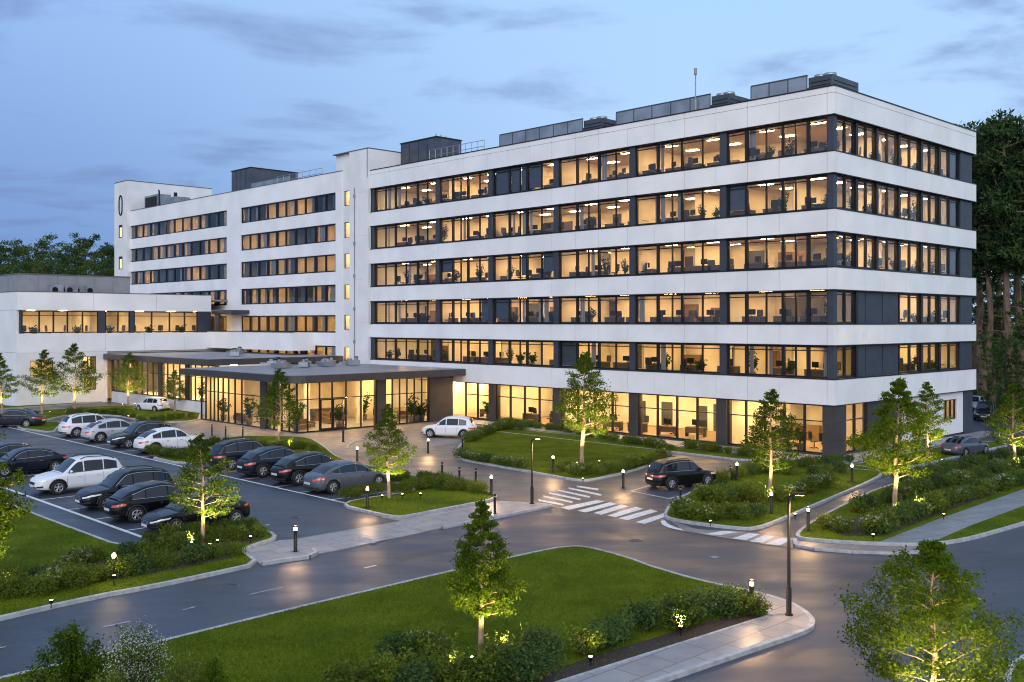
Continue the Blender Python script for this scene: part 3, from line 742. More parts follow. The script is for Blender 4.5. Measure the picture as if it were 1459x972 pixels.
for r_, (w0, w1) in enumerate(rows):
    zc = w1+.36 if r_ else 23.98
    for i in range(11):
        t_ = 59.1+5.2*i+2.6
        if r_ < 4 and ((t_ > 84 and (i*7+r_*5) % 11 < 5) or (t_ < 84 and (i*5+r_*3) % 7 < 2)): continue
        if (w0 < 9 and t_ > 84): continue
        lamp(2.4, min(t_, 113.5), zc, f'from the right in the {names[r_]} window row of the long wing', sc=1.0)
for r_, (w0, w1) in enumerate(TW):
    lamp(1.6, 56.9, w1+.24, f'over the {names[r_]} landing of the stair tower', sc=1.1)
# ------------------------------------------------------------------ things on the roofs
def roofscreen(name, px0, px1, pxd, s, depth, ytop0, zb, label, cat='plant screen'):
    t1, t0, td = T(px0, s), T(px1, s), T(pxd, s)
    zt = ZZ(ytop0, s, t1)
    r = empty(name, W(s, t0), A0, label, cat); O = (s, t0)
    n = max(3, int((t1-td)/1.6)); q = MB()
    for i in range(n):
        a = td+(t1-td)*i/n; b = td+(t1-td)*(i+1)/n
        q.box(s, s+.06, a+.02, b-.02, zb+.25, zt)
    q.box(s+.02, s+.05, td, t1, zb+.25, zt-.02)
    q.box(s+.06, s+depth, t1-.05, t1, zb+.25, zt)
    q.build('screen_panel', M['zinc'], r, O)
    q = MB(); q.box(s-.04, s+.12, td, t1, zt, zt+.08)
    for i in range(n+1):
        a = td+(t1-td)*i/n; q.box(s-.03, s, a-.03, a+.03, zb, zt)
    q.build('rail', M['zincdark'], r, O)
    q = MB(); q.box(s+.1, s+depth, t0, td-.05, zb+.2, zt-.15); 
    for i in range(6):
        z = zb+.35+i*(zt-zb-.6)/6; q.box(s+.02, s+.1, t0+.1, td-.15, z, z+.06)
        q.box(s+.4, s+depth-.3, t0-.06, t0, z, z+.06)
    q.build('louvre_box', M['zincdark'], r, O)
    q = MB()
    for k in range(2):
        c = t0+(td-t0)*(.3+.4*k); q.lathe([(0, zt-.15), (.45, zt-.15), (.45, zt+.1), (.3, zt+.12), (0, zt+.1)], 14, c=(s+.9, c, 0))
    q.build('fan', M['steel'], r, O)
    q = MB(); q.box(s+.6, s+depth-.5, td+.5, t1-.8, zb, zt-.6); q.build('air_handler', M['greypanel'], r, O)
    return r
roofscreen('plant_screen', 1070, 1184, 1150, 2.2, 4, 124, 24.5, 'grey louvred plant screen on the roof nearest the tall corner')
roofscreen('plant_screen', 878, 1037, 1012, 2.2, 4, 161, 24.5, 'grey louvred plant screen on the roof beside the thin antenna mast')
roofscreen('plant_screen', 712, 856, 830, 2.2, 4, 193, 24.5, 'grey louvred plant screen on the roof farthest from the tall corner')
def railing(px0, px1, s, zb, h, label, org_t, k=9):
    t1, t0 = T(px0, s), T(px1, s); r = empty('roof_railing', W(s, t0), A0, label, 'railing'); O = (s, t0)
    q = MB()
    for i in range(k+1):
        a = t0+(t1-t0)*i/k; q.tube([(s, a, zb), (s, a, zb+h)], .035, 5)
    q.build('railing_posts', M['steel'], r, O)['kind'] = 'stuff'
    q = MB()
    for z in (.35, .7, 1.0): q.tube([(s, t0, zb+h*z), (s, t1, zb+h*z)], .03, 5)
    q.build('rail', M['steel'], r, O)
railing(612, 690, 1.2, 24.5, 1.9, 'thin metal railing on the roof between stair tower and plant screen', 0)
railing(395, 460, 1.6, 25.0, 1.9, 'thin metal railing on the roof of the long wing', 0, 7)
def cabin(name, px0, px1, pxc, s, depth, ytop, zb, label, m='zincdark'):
    t1, t0 = T(px0, s), T(px1, s); zt = ZZ(ytop, s, t1)
    r = empty(name, W(s, t0), A0, label, 'roof cabin'); O = (s, t0)
    q = MB(); q.box(s, s+depth, t0, t1, zb, zt); q.build('cabin_body', M[m], r, O)
    q = MB(); q.box(s-.08, s+depth+.08, t0-.08, t1+.08, zt+.002, zt+.12); q.build('cabin_roof', M['frame'], r, O)
    q = MB()
    for i in range(1, 4): q.box(s-.02, s-.003, t0+(t1-t0)*i/4-.02, t0+(t1-t0)*i/4+.02, zb+.1, zt-.05)
    q.box(s+depth*.4, s+depth*.4+.9, t0-.03, t0-.003, zb, zb+1.9)
    q.build('joint_cover', M['frame'], r, O)
    q = MB()
    for i in range(3): q.tube([(s+.6+i*.7, t0+.8, zt+.1), (s+.6+i*.7, t0+.8, zt+.5)], .09, 6)
    q.build('vent_pipe', M['steel'], r, O)
    return r
cabin('roof_cabin', 571, 622, 0, 4.0, 3.4, 206, 24.5, 'black box cabin on the roof just right of the stair tower')
cabin('roof_cabin', 330, 357, 0, 3.0, 7, 245, 25.0, 'dark box cabin on the roof of the long wing')
r = empty('roof_screen', W(3, T(450, 3)), A0, 'low grey screen running along the roof of the long wing', 'plant screen'); O = (3, T(450, 3))
q = MB(); a, b = T(450, 3), T(358, 3)
n = 10
for i in range(n): q.box(3, 3.06, a+(b-a)*i/n+.03, a+(b-a)*(i+1)/n-.03, 25.1, 27.1 if i > 3 else 26.6)
q.build('screen_panel', M['zinc'], r, O); q = MB(); q.box(2.95, 3.1, a, b, 25.4, 25.5); q.box(3.3, 6, a+3, b-1, 25, 26.4); q.build('air_handler', M['greypanel'], r, O)
# mast
q = MB(); p = W(2.0, T(991, 2.0)); q.tube([(0,0,0), (0,0,2.0), (0,0,2.05), (0,0,4.0)], [.1, .1, .045, .045], 8); q.tube([(0,0,4.0), (0,0,4.5)], [.12, .12], 8)
mst = q.build('antenna_mast', M['greypanel']); mst.location = (p.x, p.y, 24.5); tag(mst, 'thin antenna mast standing on the tall block roof', 'antenna')
q = MB(); p = W(3, T(235, 3))
# rooftop chiller on wing left
ch = empty('roof_chiller', W(1.5, T(250, 1.5), 25.0), A0, 'rooftop chiller with pipes at the far left of the long wing roof', 'chiller')
L = T(205, 1.5)-T(250, 1.5)
q = MB(); q.box(0, 2.2, 0, L*.45, .3, 2.0); q.box(.1, 2.0, L*.55, L, .3, 2.9); q.build('unit_body', M['zinc'], ch)
q = MB(); q.tube([(0, L*.5, .2), (0, L*.5, 3.2), (.2, L*.5+.6, 3.4)], .12, 7); q.tube([(1, L*.2, 2), (1, L*.2, 2.8)], .25, 9); q.tube([(.3, -.5, .3), (.3, L+2, .3)], .1, 6); q.build('pipework', M['black'], ch)
q = MB(); q.box(-.03, 0, L*.6, L*.95, .6, 2.6); q.build('intake_grille', M['black'], ch)
# low building roof: grey penthouse and condensers
pz = ZZ(391, -22.5, 86.5)
ph = empty('roof_penthouse', W(-24, 86.5, 12.1), A0, 'long grey panelled plant room on the low building roof', 'roof cabin')
pw = SL(168)+24+3
q = MB()
nn = 6
for i in range(nn): q.box(pw*i/nn+.01, pw*(i+1)/nn-.01, 0, .2, 0, pz-12.1)
for i in range(4): q.box(-.0, .2, .21+i*3.2, 3.38+i*3.2, 0, pz-12.1)
q.box(.2, pw-.02, .2, 13, 0, pz-12.15)
q.build('cabin_body', M['greypanel'], ph); q = MB(); q.box(-.08, pw+.08, -.08, 13.1, pz-12.098, pz-12.0); q.build('cabin_roof', M['cap'], ph)
CU = empty('condenser_unit', (0,0,0), 0, 'x', 'condenser unit')
q = MB(); q.box(0, 1.3, 0, .9, .15, 1.3); q.box(0.1, .2, .1, .8, 0, .15); q.box(1.1, 1.2, .1, .8, 0, .15); q.build('unit_body', M['zinc'], CU)
q = MB(); q.lathe([(.0, -.02), (.27, -.02), (.30, -.05), (.25, -.06), (.08, -.04)], 14, axis='y', c=(.45, 0, .75)); q.build('fan', M['black'], CU)
for i, (px, d) in enumerate([(72, 84.0), (82, 84.3), (93, 84.1), (103, 84.4), (122, 84.2)]):
    place(CU, W(S(px, d), d, 12.1), A0, f'{ORD[i+1]} condenser unit from the left before the grey plant room', 'condenser units on the low roof', 1.1)
VU = empty('roof_vent_unit', (0,0,0), 0, 'x', 'roof vent')
q = MB(); q.box(-.7, .7, -.5, .5, .1, .6); q.tube([(-.4, 0, .6), (-.4, 0, .95)], .2, 10); q.tube([(.35, 0, .6), (.35, 0, .8)], .28, 10); q.box(.7, 1.6, -.12, .12, .2, .42); q.build('unit_body', M['zinc'], VU)
q = MB(); q.lathe([(0, 1.05), (.3, .98), (.3, .93), (0, .93)], 12, c=(-.4, 0, 0)); q.build('cowl', M['black'], VU)
for i, (s_, t_) in enumerate([(-12.5, 50), (-11.0, 52), (-9.4, 50.5), (-8.0, 52.5), (-6.8, 50.8), (-5, 53), (-10, 55), (-3.4, 51)]):
    place(VU, W(s_, t_, 4.86), A0+i*.4, f'{ORD[i+1]} small grey vent unit from the left on the entrance pavilion roof', 'vent units on the pavilion roof', .9)
for i, (s_, t_) in enumerate([(-10, 63), (-7, 68)]):
    place(VU, W(s_, t_, 5.62), A0+1+i, f'{["nearer","farther"][i]} small vent unit on the glazed corridor roof', 'vent units on the corridor roof', .9)

# ================================================================== GROUND
def P2(pts): return [tuple(G(*p)[:2]) if isinstance(p, tuple) and abs(p[0]) < 5e4 and len(p) == 2 else (p.x, p.y) for p in pts]
def area(poly):
    return 0.5*sum(poly[i][0]*poly[(i+1) % len(poly)][1]-poly[(i+1) % len(poly)][0]*poly[i][1] for i in range(len(poly)))
def ccw(poly): return poly if area(poly) > 0 else poly[::-1]
def chaikin(poly, it=2, r=.22):
    for _ in range(it):
        o = []
        for i in range(len(poly)):
            a = Vector(poly[i]); b = Vector(poly[(i+1) % len(poly)])
            L = (b-a).length; k = min(r, 1.2/L if L > 0 else r)
            o.append(tuple(a+(b-a)*k)); o.append(tuple(b-(b-a)*k))
        poly = o
    return poly
def inset(poly, d):
    n = len(poly); out = []
    for i in range(n):
        p0, p1, p2 = Vector(poly[i-1]), Vector(poly[i]), Vector(poly[(i+1) % n])
        e1 = (p1-p0).normalized(); e2 = (p2-p1).normalized()
        n1 = Vector((-e1.y, e1.x)); n2 = Vector((-e2.y, e2.x))
        m = n1+n2
        if m.length < 1e-4: m = n1
        m.normalize(); c = max(.45, m.dot(n1))
        out.append(tuple(p1+m*d/c))
    return out
def resample(poly, step):
    n = len(poly); out = []; 
    for i in range(n):
        a = Vector(poly[i]); b = Vector(poly[(i+1) % n]); L = (b-a).length; k = max(1, round(L/step))
        if L < .02: continue
        for j in range(k): out.append(tuple(a+(b-a)*j/k))
    return out
def sheet(name, pts, z, m, z0=None, smooth=0, kind='structure'):
    poly = ccw(P2(pts))
    if smooth: poly = chaikin(poly, smooth)
    q = MB(); q.prism(poly, z0, z); o = q.build(name, M[m]); return tag(o, kind=kind)
def kerbring(poly, w=.16, z=.135, step=1.0, name='kerb'):
    """ring of single kerb stones with joints; stones follow the outline"""
    q = MB(); inn = inset(poly, w); n = len(poly)
    acc = 0
    for i in range(n):
        a, b = Vector(poly[i]), Vector(poly[(i+1) % n]); c, d = Vector(inn[(i+1) % n]), Vector(inn[i])
        L = (b-a).length
        if L < 1e-4: continue
        k = max(1, round(L/step))
        for j in range(k):
            g = .004 if L > .5 else 0
            u0, u1 = j/k+g/L*1.2, (j+1)/k-g/L*1.2
            e = .005
            A, B = a+(b-a)*u0, a+(b-a)*u1; Cc, D = d+(c-d)*u1, d+(c-d)*u0
            q.add([(A.x,A.y,0),(B.x,B.y,0),(Cc.x,Cc.y,0),(D.x,D.y,0),(A.x,A.y,z-e),(B.x,B.y,z-e),(Cc.x,Cc.y,z),(D.x,D.y,z)] ,
                  [(4,5,6,7),(0,1,5,4),(1,2,6,5),(2,3,7,6),(3,0,4,7)], 0)
    o = q.build(name, M['kerb']); return tag(o, kind='structure')
ISL=[0]
def island(pts, fill='grass', name='lawn', smooth=2, w=.16, z=.12, step=1.0):
    ISL[0]+=1; z += ISL[0]*.0004
    poly = ccw(P2(pts))
    if smooth: poly = chaikin(poly, smooth)
    kerbring(poly, w, z+.012, step)
    inn = inset(poly, w-.01)
    q = MB(); q.prism(inn, 0.0, z); o = q.build(name, M[fill]); tag(o, kind='structure')
    return poly
q = MB(); R = 4000; q.prism([(-R, -200), (R, -200), (R, R*1.5), (-R, R*1.5)], None, -.03); tag(q.build('ground', M['grass']), kind='structure')
q = MB(); q.prism([(-95, 8), (62, 8), (62, 120), (-95, 120)], None, 0.0); tag(q.build('road', M['asphalt']), kind='structure')

LD = -EY                                        # the rows of stalls run towards the viewer along the facade direction
def on(pt, org):                                 # distance of a point along a stall row
    return (G(*pt)-G(*org)).dot(LD)
L1o, L2o = (7, 695.6), (16, 610)
L1 = lambda d, off=0: G(*L1o)+LD*d+EX*off
L2 = lambda d, off=0: G(*L2o)+LD*d+EX*off
l1e = on((218.5, 774), L1o); l2e = on((472, 720), L2o)

# parking lot surface
sheet('parking_lot', [L1(-14, -.15), L1(l1e, -.15), G(300, 748), G(385, 760), G(418, 769), G(570, 741), G(540, 735), L2(l2e+.5, 0.4), L2(l2e+2, 5.4), L2(-14, 5.6), L2(-26, 5.6)], .004, 'lot')
sheet('footway', [L1(-20, -.16), L1(l1e-.2, -.16), G(178, 783), G(48, 734)-LD*22], .008, 'lot', None)
# front lawn with its footway
A1 = [(-600, 1111), (0, 971), (137, 939), (233, 917), (400, 875), (500, 851), (634, 819), (724, 798), (770, 788), (797, 783), (825, 781), (853, 786), (900, 799), (932, 811.6), (1003, 832), (1067, 845),
      (1099, 853), (1130, 863), (1151, 876), (1162, 888), (1160, 898), (1142, 907), (1099, 921.5), (1060, 934.6), (975, 964), (951, 972), (700, 1058), (300, 1195), (-100, 1330)]
pA = island(A1, 'grass', 'lawn', 2, .17)
walkA = [(1066, 846), (1048.6, 857), (1099, 882), (860, 958.5), (600, 1042), (250, 1155), (200, 1215), (300, 1194), (700, 1056), (951, 970.5), (975, 962.5), (1060, 933), (1099, 919.5), (1140, 905.5), (1156, 897), (1157.5, 888.5), (1147, 877), (1128, 865), (1097, 854.8)]
sheet('footway', walkA, .124, 'pave')
edge = [(1048.6, 857), (1099, 882), (860, 958.5), (600, 1042), (250, 1155)]
def strip(name, pts, w, z, m='kerb', z0=None):
    ps = [G(*p) if isinstance(p, tuple) else p for p in pts]; q = MB()
    for i in range(len(ps)-1):
        a, b = ps[i], ps[i+1]; d = (b-a).normalized(); nn = Vector((-d.y, d.x, 0))*w/2
        k = max(1, round((b-a).length)) if m == 'kerb' else 1
        for j in range(k):
            u0, u1 = a+(b-a)*(j/k), a+(b-a)*((j+1)/k-(.012/ max(.1,(b-a).length/k))/k if m == 'kerb' else (j+1)/k)
            q.add([(*(u0-nn)[:2], z), (*(u1-nn)[:2], z), (*(u1+nn)[:2], z), (*(u0+nn)[:2], z)], [(0, 1, 2, 3)])
            if z0 is not None:
                q.add([(*(u0-nn)[:2], z0), (*(u1-nn)[:2], z0), (*(u1-nn)[:2], z), (*(u0-nn)[:2], z)], [(0, 1, 2, 3)]); q.add([(*(u0+nn)[:2], z0), (*(u1+nn)[:2], z0), (*(u1+nn)[:2], z), (*(u0+nn)[:2], z)], [(3, 2, 1, 0)])
    return tag(q.build(name, M[m]), kind='structure')
strip('kerb', edge, .1, .15, 'kerb', .1)
sheet('planting_bed', [(1098, 883), (1060, 880), (1000, 893), (940, 913), (860, 936), (800, 958), (700, 975), (640, 950), (600, 962), (520, 975), (450, 1030), (500, 1073), (600, 1040), (860, 957)], .127, 'soil', None, 1)
# left verge
B1 = [(-600, 1030), (0, 885), (137, 854), (219, 839), (300, 822), (372, 806), (346, 787), (370, 778), (397, 769.5), (385, 759), (320, 752), (255, 765), (215, 772), (178, 783), (48, 734), G(48, 734)-LD*25]
island(B1, 'grass', 'lawn', 1, .17)
sheet('planting_bed', [(0, 855), (120, 838), (240, 818), (350, 796), (340, 782), (380, 770), (370, 762), (320, 757), (200, 790), (100, 815), (0, 830), (-100, 850), (-100, 875)], .127, 'soil', None, 1)
# footway and raised crossing along the road
sheet('footway', [(347, 787.5), (373, 806), (400, 801), (447, 791.5), (507, 779.5), (570, 766), (628, 753.5), (720, 736), (783, 722), (778, 718), (712, 714.5), (629, 730), (579, 740), (541, 737.5), (570, 743.5), (418, 769.5), (398, 771), (371, 779)], .035, 'pave', 0)
strip('kerb', [(373, 806), (400, 801.5), (440, 796), (450, 791), (446, 786)], .16, .14, 'kerb', 0)
strip('kerb', [(630, 753.8), (720, 736.3), (785, 722.3)], .14, .12, 'kerb', 0)
# island beside the parking rows
C1 = [(472, 719.5), (541, 736), (560, 739), (579, 739), (628, 729), (712, 713), (700, 703), (660, 694), (608, 684), (540, 669), (500, 659), (478, 651.5), (462, 637), (440, 624), (340, 622), (300, 632), (288, 640), L2(on((328, 685), L2o)-2, 5.5), L2(l2e, 5.5)]
island(C1, 'grass', 'lawn', 2, .15)
d0, d1 = on((205, 652), L2o), on((266, 667), L2o)
island([L2(d0, .2), L2(d0+5.5, .2), L2(d0+5.5, 5.3), L2(d0, 5.3)], 'grass', 'lawn', 1, .15)
# lawn before the tall block
E1 = [(648, 646), (655, 656), (680, 661), (746, 672.5), (800, 683), (825, 686.5), (845, 686), (894, 675), (940, 660), (955, 650), (948, 641), (930, 634), (860, 622), (790, 612), (740, 606), (705, 604), (678, 614), (658, 632)]
island(E1, 'grass', 'lawn', 2, .15)
G1 = [(944, 737), (952, 742), (994, 749), (1063, 757), (1085, 754), (1105, 747), (1238, 690), (1262, 677), (1240, 668), (1180, 660), (1125, 660), (1080, 668), (1020, 685), (985, 703), (955, 718)]
island(G1, 'grass', 'lawn', 2, .15)
H1 = [(1132, 766), (1140, 770.5), (1180, 774), (1251, 778), (1319, 779), (1360, 775), (1393, 768), (1459, 749), (1600, 705), (1600, 640), (1459, 641), (1319, 679), (1245, 700), (1171, 737), (1142, 755)]
island(H1, 'grass', 'lawn', 2, .15)
sheet('footway', [(1251, 777), (1330, 776), (1380, 754), (1459, 724), (1600, 668), (1600, 645), (1459, 700), (1330, 746)], .124, 'pave2')
sheet('planting_bed', [(1175, 755), (1200, 768), (1260, 768), (1330, 740), (1459, 690), (1459, 672), (1330, 712), (1240, 735)], .127, 'soil', None, 1)
strip('kerb', [(1132, 770), (1134, 779), (1160, 784), (1215, 788.5), (1282, 790), (1330, 786.5)], .16, .1, 'kerb', 0)
sheet('footway', [(1133, 768), (1135, 778), (1160, 783), (1215, 787.5), (1282, 789), (1325, 786), (1319, 780), (1251, 779.5), (1180, 775.5), (1140, 772)], .03, 'paver')
# small corner at the lower right
island([(1436, 951), (1459, 938), (1700, 850), (1700, 1100), (1400, 1180), (1425, 990)], 'grass', 'lawn', 1, .17)
# building apron, paved forecourt and drive
q = MB(); pp = [W(-2.2, -2.0), W(24.5, -2.0), W(24.5, -.3), W(.3, .3), W(.3, 37.4), W(-2.2, 37.4)]
q.prism([p[:2] for p in pp], 0, .13); tag(q.build('pavement', M['pave']), kind='structure')
sheet('forecourt', [(236, 614), (290, 583), (655, 590), (712, 600), (690, 606), (655, 630), (600, 640), (540, 640), (500, 648), (478, 651), (460, 636), (440, 622), (340, 621), (300, 630), (286, 638)], .012, 'paver', 0)
sheet('driveway', [(478, 651), (540, 668), (608, 684), (660, 694), (712, 712), (783, 722), (812, 728), (890, 708), (935, 690), (960, 650), (900, 625), (705, 600), (655, 630), (560, 640), (500, 648)], .006, 'drive', 0)
strip('kerb', [(494, 641), (497, 635), (505, 631), (524, 627), (545, 625)], .12, .10, 'kerb', 0)
# planting strip at the foot of the long facade
island([W(-5.2, 3), W(-2.6, 3), W(-2.6, 30), W(-5.2, 30)], 'grass', 'lawn', 1, .12)
island([W(-3.5, -5.4), W(17, -5.4), W(17, -2.3), W(-2.5, -2.3), W(-2.5, 2.0), W(-5.0, 2.0)], 'grass', 'lawn', 1, .12)
# lawns before the low building
island([(-60, 603), (0, 603), (60, 601), (100, 592), (165, 593), (215, 604), (283, 601), (288, 588), (250, 582), (160, 579), (90, 584), (0, 590), (-60, 594)], 'grass', 'lawn', 1, .15)
island([(20, 611), (76, 618), (90, 603), (60, 603), (40, 606)], 'grass', 'lawn', 1, .12)
island([(-200, 578), (-60, 584), (0, 584), (90, 578), (150, 573), (150, 571), (24, 580), (-60, 576)], 'grass', 'lawn', 0, .12)
# forest edge
sheet('forest_floor', [Vector((47, 112, 0)), Vector((49, 86, 0)), Vector((62, 78, 0)), Vector((140, 90, 0)), Vector((140, 200, 0)), Vector((20, 200, 0))], .03, 'soil', None)

# ------------------------------------------------------------------ paint on the ground
mk = []
def pline(a, b, w=.12, z=.016, m='line'):
    a, b = [G(*p) if isinstance(p, tuple) else p for p in (a, b)]
    d = (b-a).normalized(); n_ = Vector((-d.y, d.x, 0))*w/2
    q = MB(); q.add([(*(a-n_)[:2], z), (*(b-n_)[:2], z), (*(b+n_)[:2], z), (*(a+n_)[:2], z)], [(0, 1, 2, 3)])
    return q, m
def pbuild(qs, name='road_marking'):
    by = {}
    for q, m in qs: by.setdefault(m, MB()); by[m].add(q.v, q.f)
    for m, q in by.items(): tag(q.build(name, M[m]), kind='structure')
qs = [pline(L1(-16), L1(l1e), .2), pline(L2(-1), L2(l2e), .16)]
S1 = [on(p, L1o) for p in ((55.6, 713), (94.4, 727), (131.5, 741), (177.8, 756.7))]
S2 = [on(p, L2o) for p in ((75, 620), (107, 627), (140, 635), (172.5, 643.7), (203, 651))] + [on(p, L2o) for p in ((297, 676), (333, 685), (377.5, 696), (410.6, 704.5), (458, 714.6))]
for d in [-7.6, -3.9] + S1 + [l1e]: qs.append(pline(L1(d, .1), L1(d, 5.3), .12))
for d in S2: qs.append(pline(L2(d, .08), L2(d, 5.2), .12))
pbuild(qs, 'parking_marking')
c7 = lambda x, y: (680+x/3.0375, 440+y/3.0375)
c3 = lambda x, y: (860+x/4.188, 740+y/4.188)
c0 = lambda x, y: (x/3.6475, 780+y/3.6475)
def pq(pts, z=.012, m='line'):
    q = MB(); q.prism(ccw(P2(pts)), None, z); return q, m
qs = []
for s_ in ([(362,861),(396,871),(550,836),(520,829)], [(435,875),(470,883),(605,846),(575,838)], [(503,885),(537,893),(655,856),(625,848)], [(563,896),(598,904),(718,867),(688,858)], [(612,908),(650,917),(782,878),(750,869)], [(685,925),(725,932),(845,891),(820,882)]):
    qs.append(pq([c7(*p) for p in s_], .014))
for a, b in (((265, 829), (372, 849)), ((285, 812), (410, 838)), ((310, 798), (445, 826)), ((350, 786), (485, 816)), ((395, 777), (535, 807)), ((430, 769), (522, 783))):
    qs.append(pq([c7(a[0], a[1]-3), c7(a[0]+2, a[1]+4), c7(b[0], b[1]+4), c7(b[0]+3, b[1]-3)], .014))
for s_ in ([(600,91),(695,98),(805,79),(720,71)], [(765,118),(850,126),(932,92),(870,84)], [(870,134),(952,142),(1022,103),(960,97)], [(965,150),(1052,158),(1130,119),(1062,112)]):
    qs.append(pq([c3(*p) for p in s_], .022))
qs.append(pq([c3(*p) for p in ((340,12),(365,8),(385,30),(440,52),(560,72),(562,82),(470,70),(390,52),(350,34))], .014))
for a, b in (((525,418),(680,385)), ((1295,247),(1470,208)), ((-60,535),(30,518))): qs.append(pline(c0(*a), c0(*b), .10, .014, 'worn'))
for a, b in (((950,328),(1015,310)), ): qs.append(pline(c0(*a), c0(*b), .1, .014, 'worn'))
qs.append(pline((519, 810), (536, 806), .12, .014)); qs.append(pline((1014, 793), (1022, 795), .3, .014, 'worn'))
qs += [pline((899, 700), (953, 711), .1, .014), pline((953, 711), (1036, 690), .1, .014), pline((899, 700), (925, 692), .1, .014)]
qs += [pline((1330, 648), (1419, 633), .12, .014), pline((1237, 690), (1330, 662), .05, .014, 'worn')]
pbuild(qs)
qs = [pq([(502, 770), (512, 766), (540, 771), (533, 776)], .04, 'worn'), pq([(560, 748), (570, 745), (588, 749), (578, 752)], .04, 'worn')]
pbuild(qs)
sheet('footway', [c3(*p) for p in ((395,8),(560,62),(800,72),(1130,114),(1132,172),(960,152),(770,120),(600,94),(480,72))], .018, 'paver', None)

# manhole covers, gullies and darker repair patches of the road
def cover(px, py, r0, name, label):
    p = G(px, py); q = MB(); q.lathe([(0, .018), (r0*.8, .018), (r0*.82, .014), (r0, .014), (r0, .0)], 22)
    for k in range(5): y = -r0*.5+k*r0*.25; q.box(-r0*.55, r0*.55, y-.012, y+.012, .019, .026)
    o = q.build(name, M['zincdark']); o.location = (p.x, p.y, 0); tag(o, label, 'manhole cover')
cover(905, 770, .33, 'manhole_cover', 'round dark manhole cover in the road below the wide crossing')
cover(330, 835, .33, 'manhole_cover', 'round dark manhole cover in the near road on the left')
cover(1290, 850, .35, 'manhole_cover', 'round dark manhole cover in the road at the right')
cover(420, 738, .3, 'manhole_cover', 'round dark manhole cover in the car park exit')
M['patch'] = asphalt('repair_asphalt', (0.030, 0.033, 0.044), 0.4, 0.6)
for pts in ([(560, 795), (640, 778), (652, 783), (570, 801)], [(1180, 835), (1215, 815), (1250, 822), (1222, 845)], [(60, 895), (130, 880), (140, 886), (70, 902)], [(860, 752), (905, 762), (898, 768), (852, 757)]):
    sheet('road_patch', pts, .005, 'patch', None)
# ================================================================== CARS
def lerp(a, b, t): return a+(b-a)*t
def interp(x, tab):
    if x <= tab[0][0]: return tab[0][1]
    for (x0, y0), (x1, y1) in zip(tab[:-1], tab[1:]):
        if x <= x1:
            t = (x-x0)/(x1-x0); t2 = t*t*(3-2*t); return y0+(y1-y0)*(0.5*t+0.5*t2)
    return tab[-1][1]
CARK = {  # nose towards +x
 'suv':   dict(L=4.65, W=1.88, wr=.36, wb=2.72, zb=.25, top=[(-2.32,.98),(-1.6,1.03),(-.6,1.02),(.9,1.0),(1.25,.98),(2.0,.88),(2.32,.76)], roof=[(-2.10,1.00),(-1.74,1.50),(-1.1,1.64),(-.2,1.68),(.3,1.62),(1.12,1.0)], rails=True, clad=True),
 'coupe': dict(L=4.70, W=1.88, wr=.36, wb=2.78, zb=.24, top=[(-2.35,.92),(-2.0,1.0),(-.6,.98),(.9,.96),(1.25,.94),(2.0,.84),(2.35,.72)], roof=[(-2.06,1.0),(-1.5,1.33),(-.8,1.52),(-.1,1.57),(.3,1.50),(1.18,.96)], rails=False, clad=True),
 'sedan': dict(L=4.72, W=1.84, wr=.335, wb=2.78, zb=.19, top=[(-2.36,.86),(-2.1,.97),(-1.5,.97),(-.6,.93),(.9,.90),(1.25,.88),(2.0,.78),(2.36,.64)], roof=[(-1.88,.96),(-1.2,1.30),(-.6,1.43),(-.05,1.45),(.35,1.38),(1.2,.90)], rails=False, clad=False),
 'hatch': dict(L=4.05, W=1.76, wr=.32, wb=2.5, zb=.2, top=[(-2.02,.88),(-1.5,.93),(-.6,.92),(.75,.91),(1.05,.89),(1.7,.79),(2.02,.66)], roof=[(-1.83,.92),(-1.56,1.35),(-1.0,1.47),(-.2,1.5),(.2,1.43),(.98,.91)], rails=False, clad=False),
}
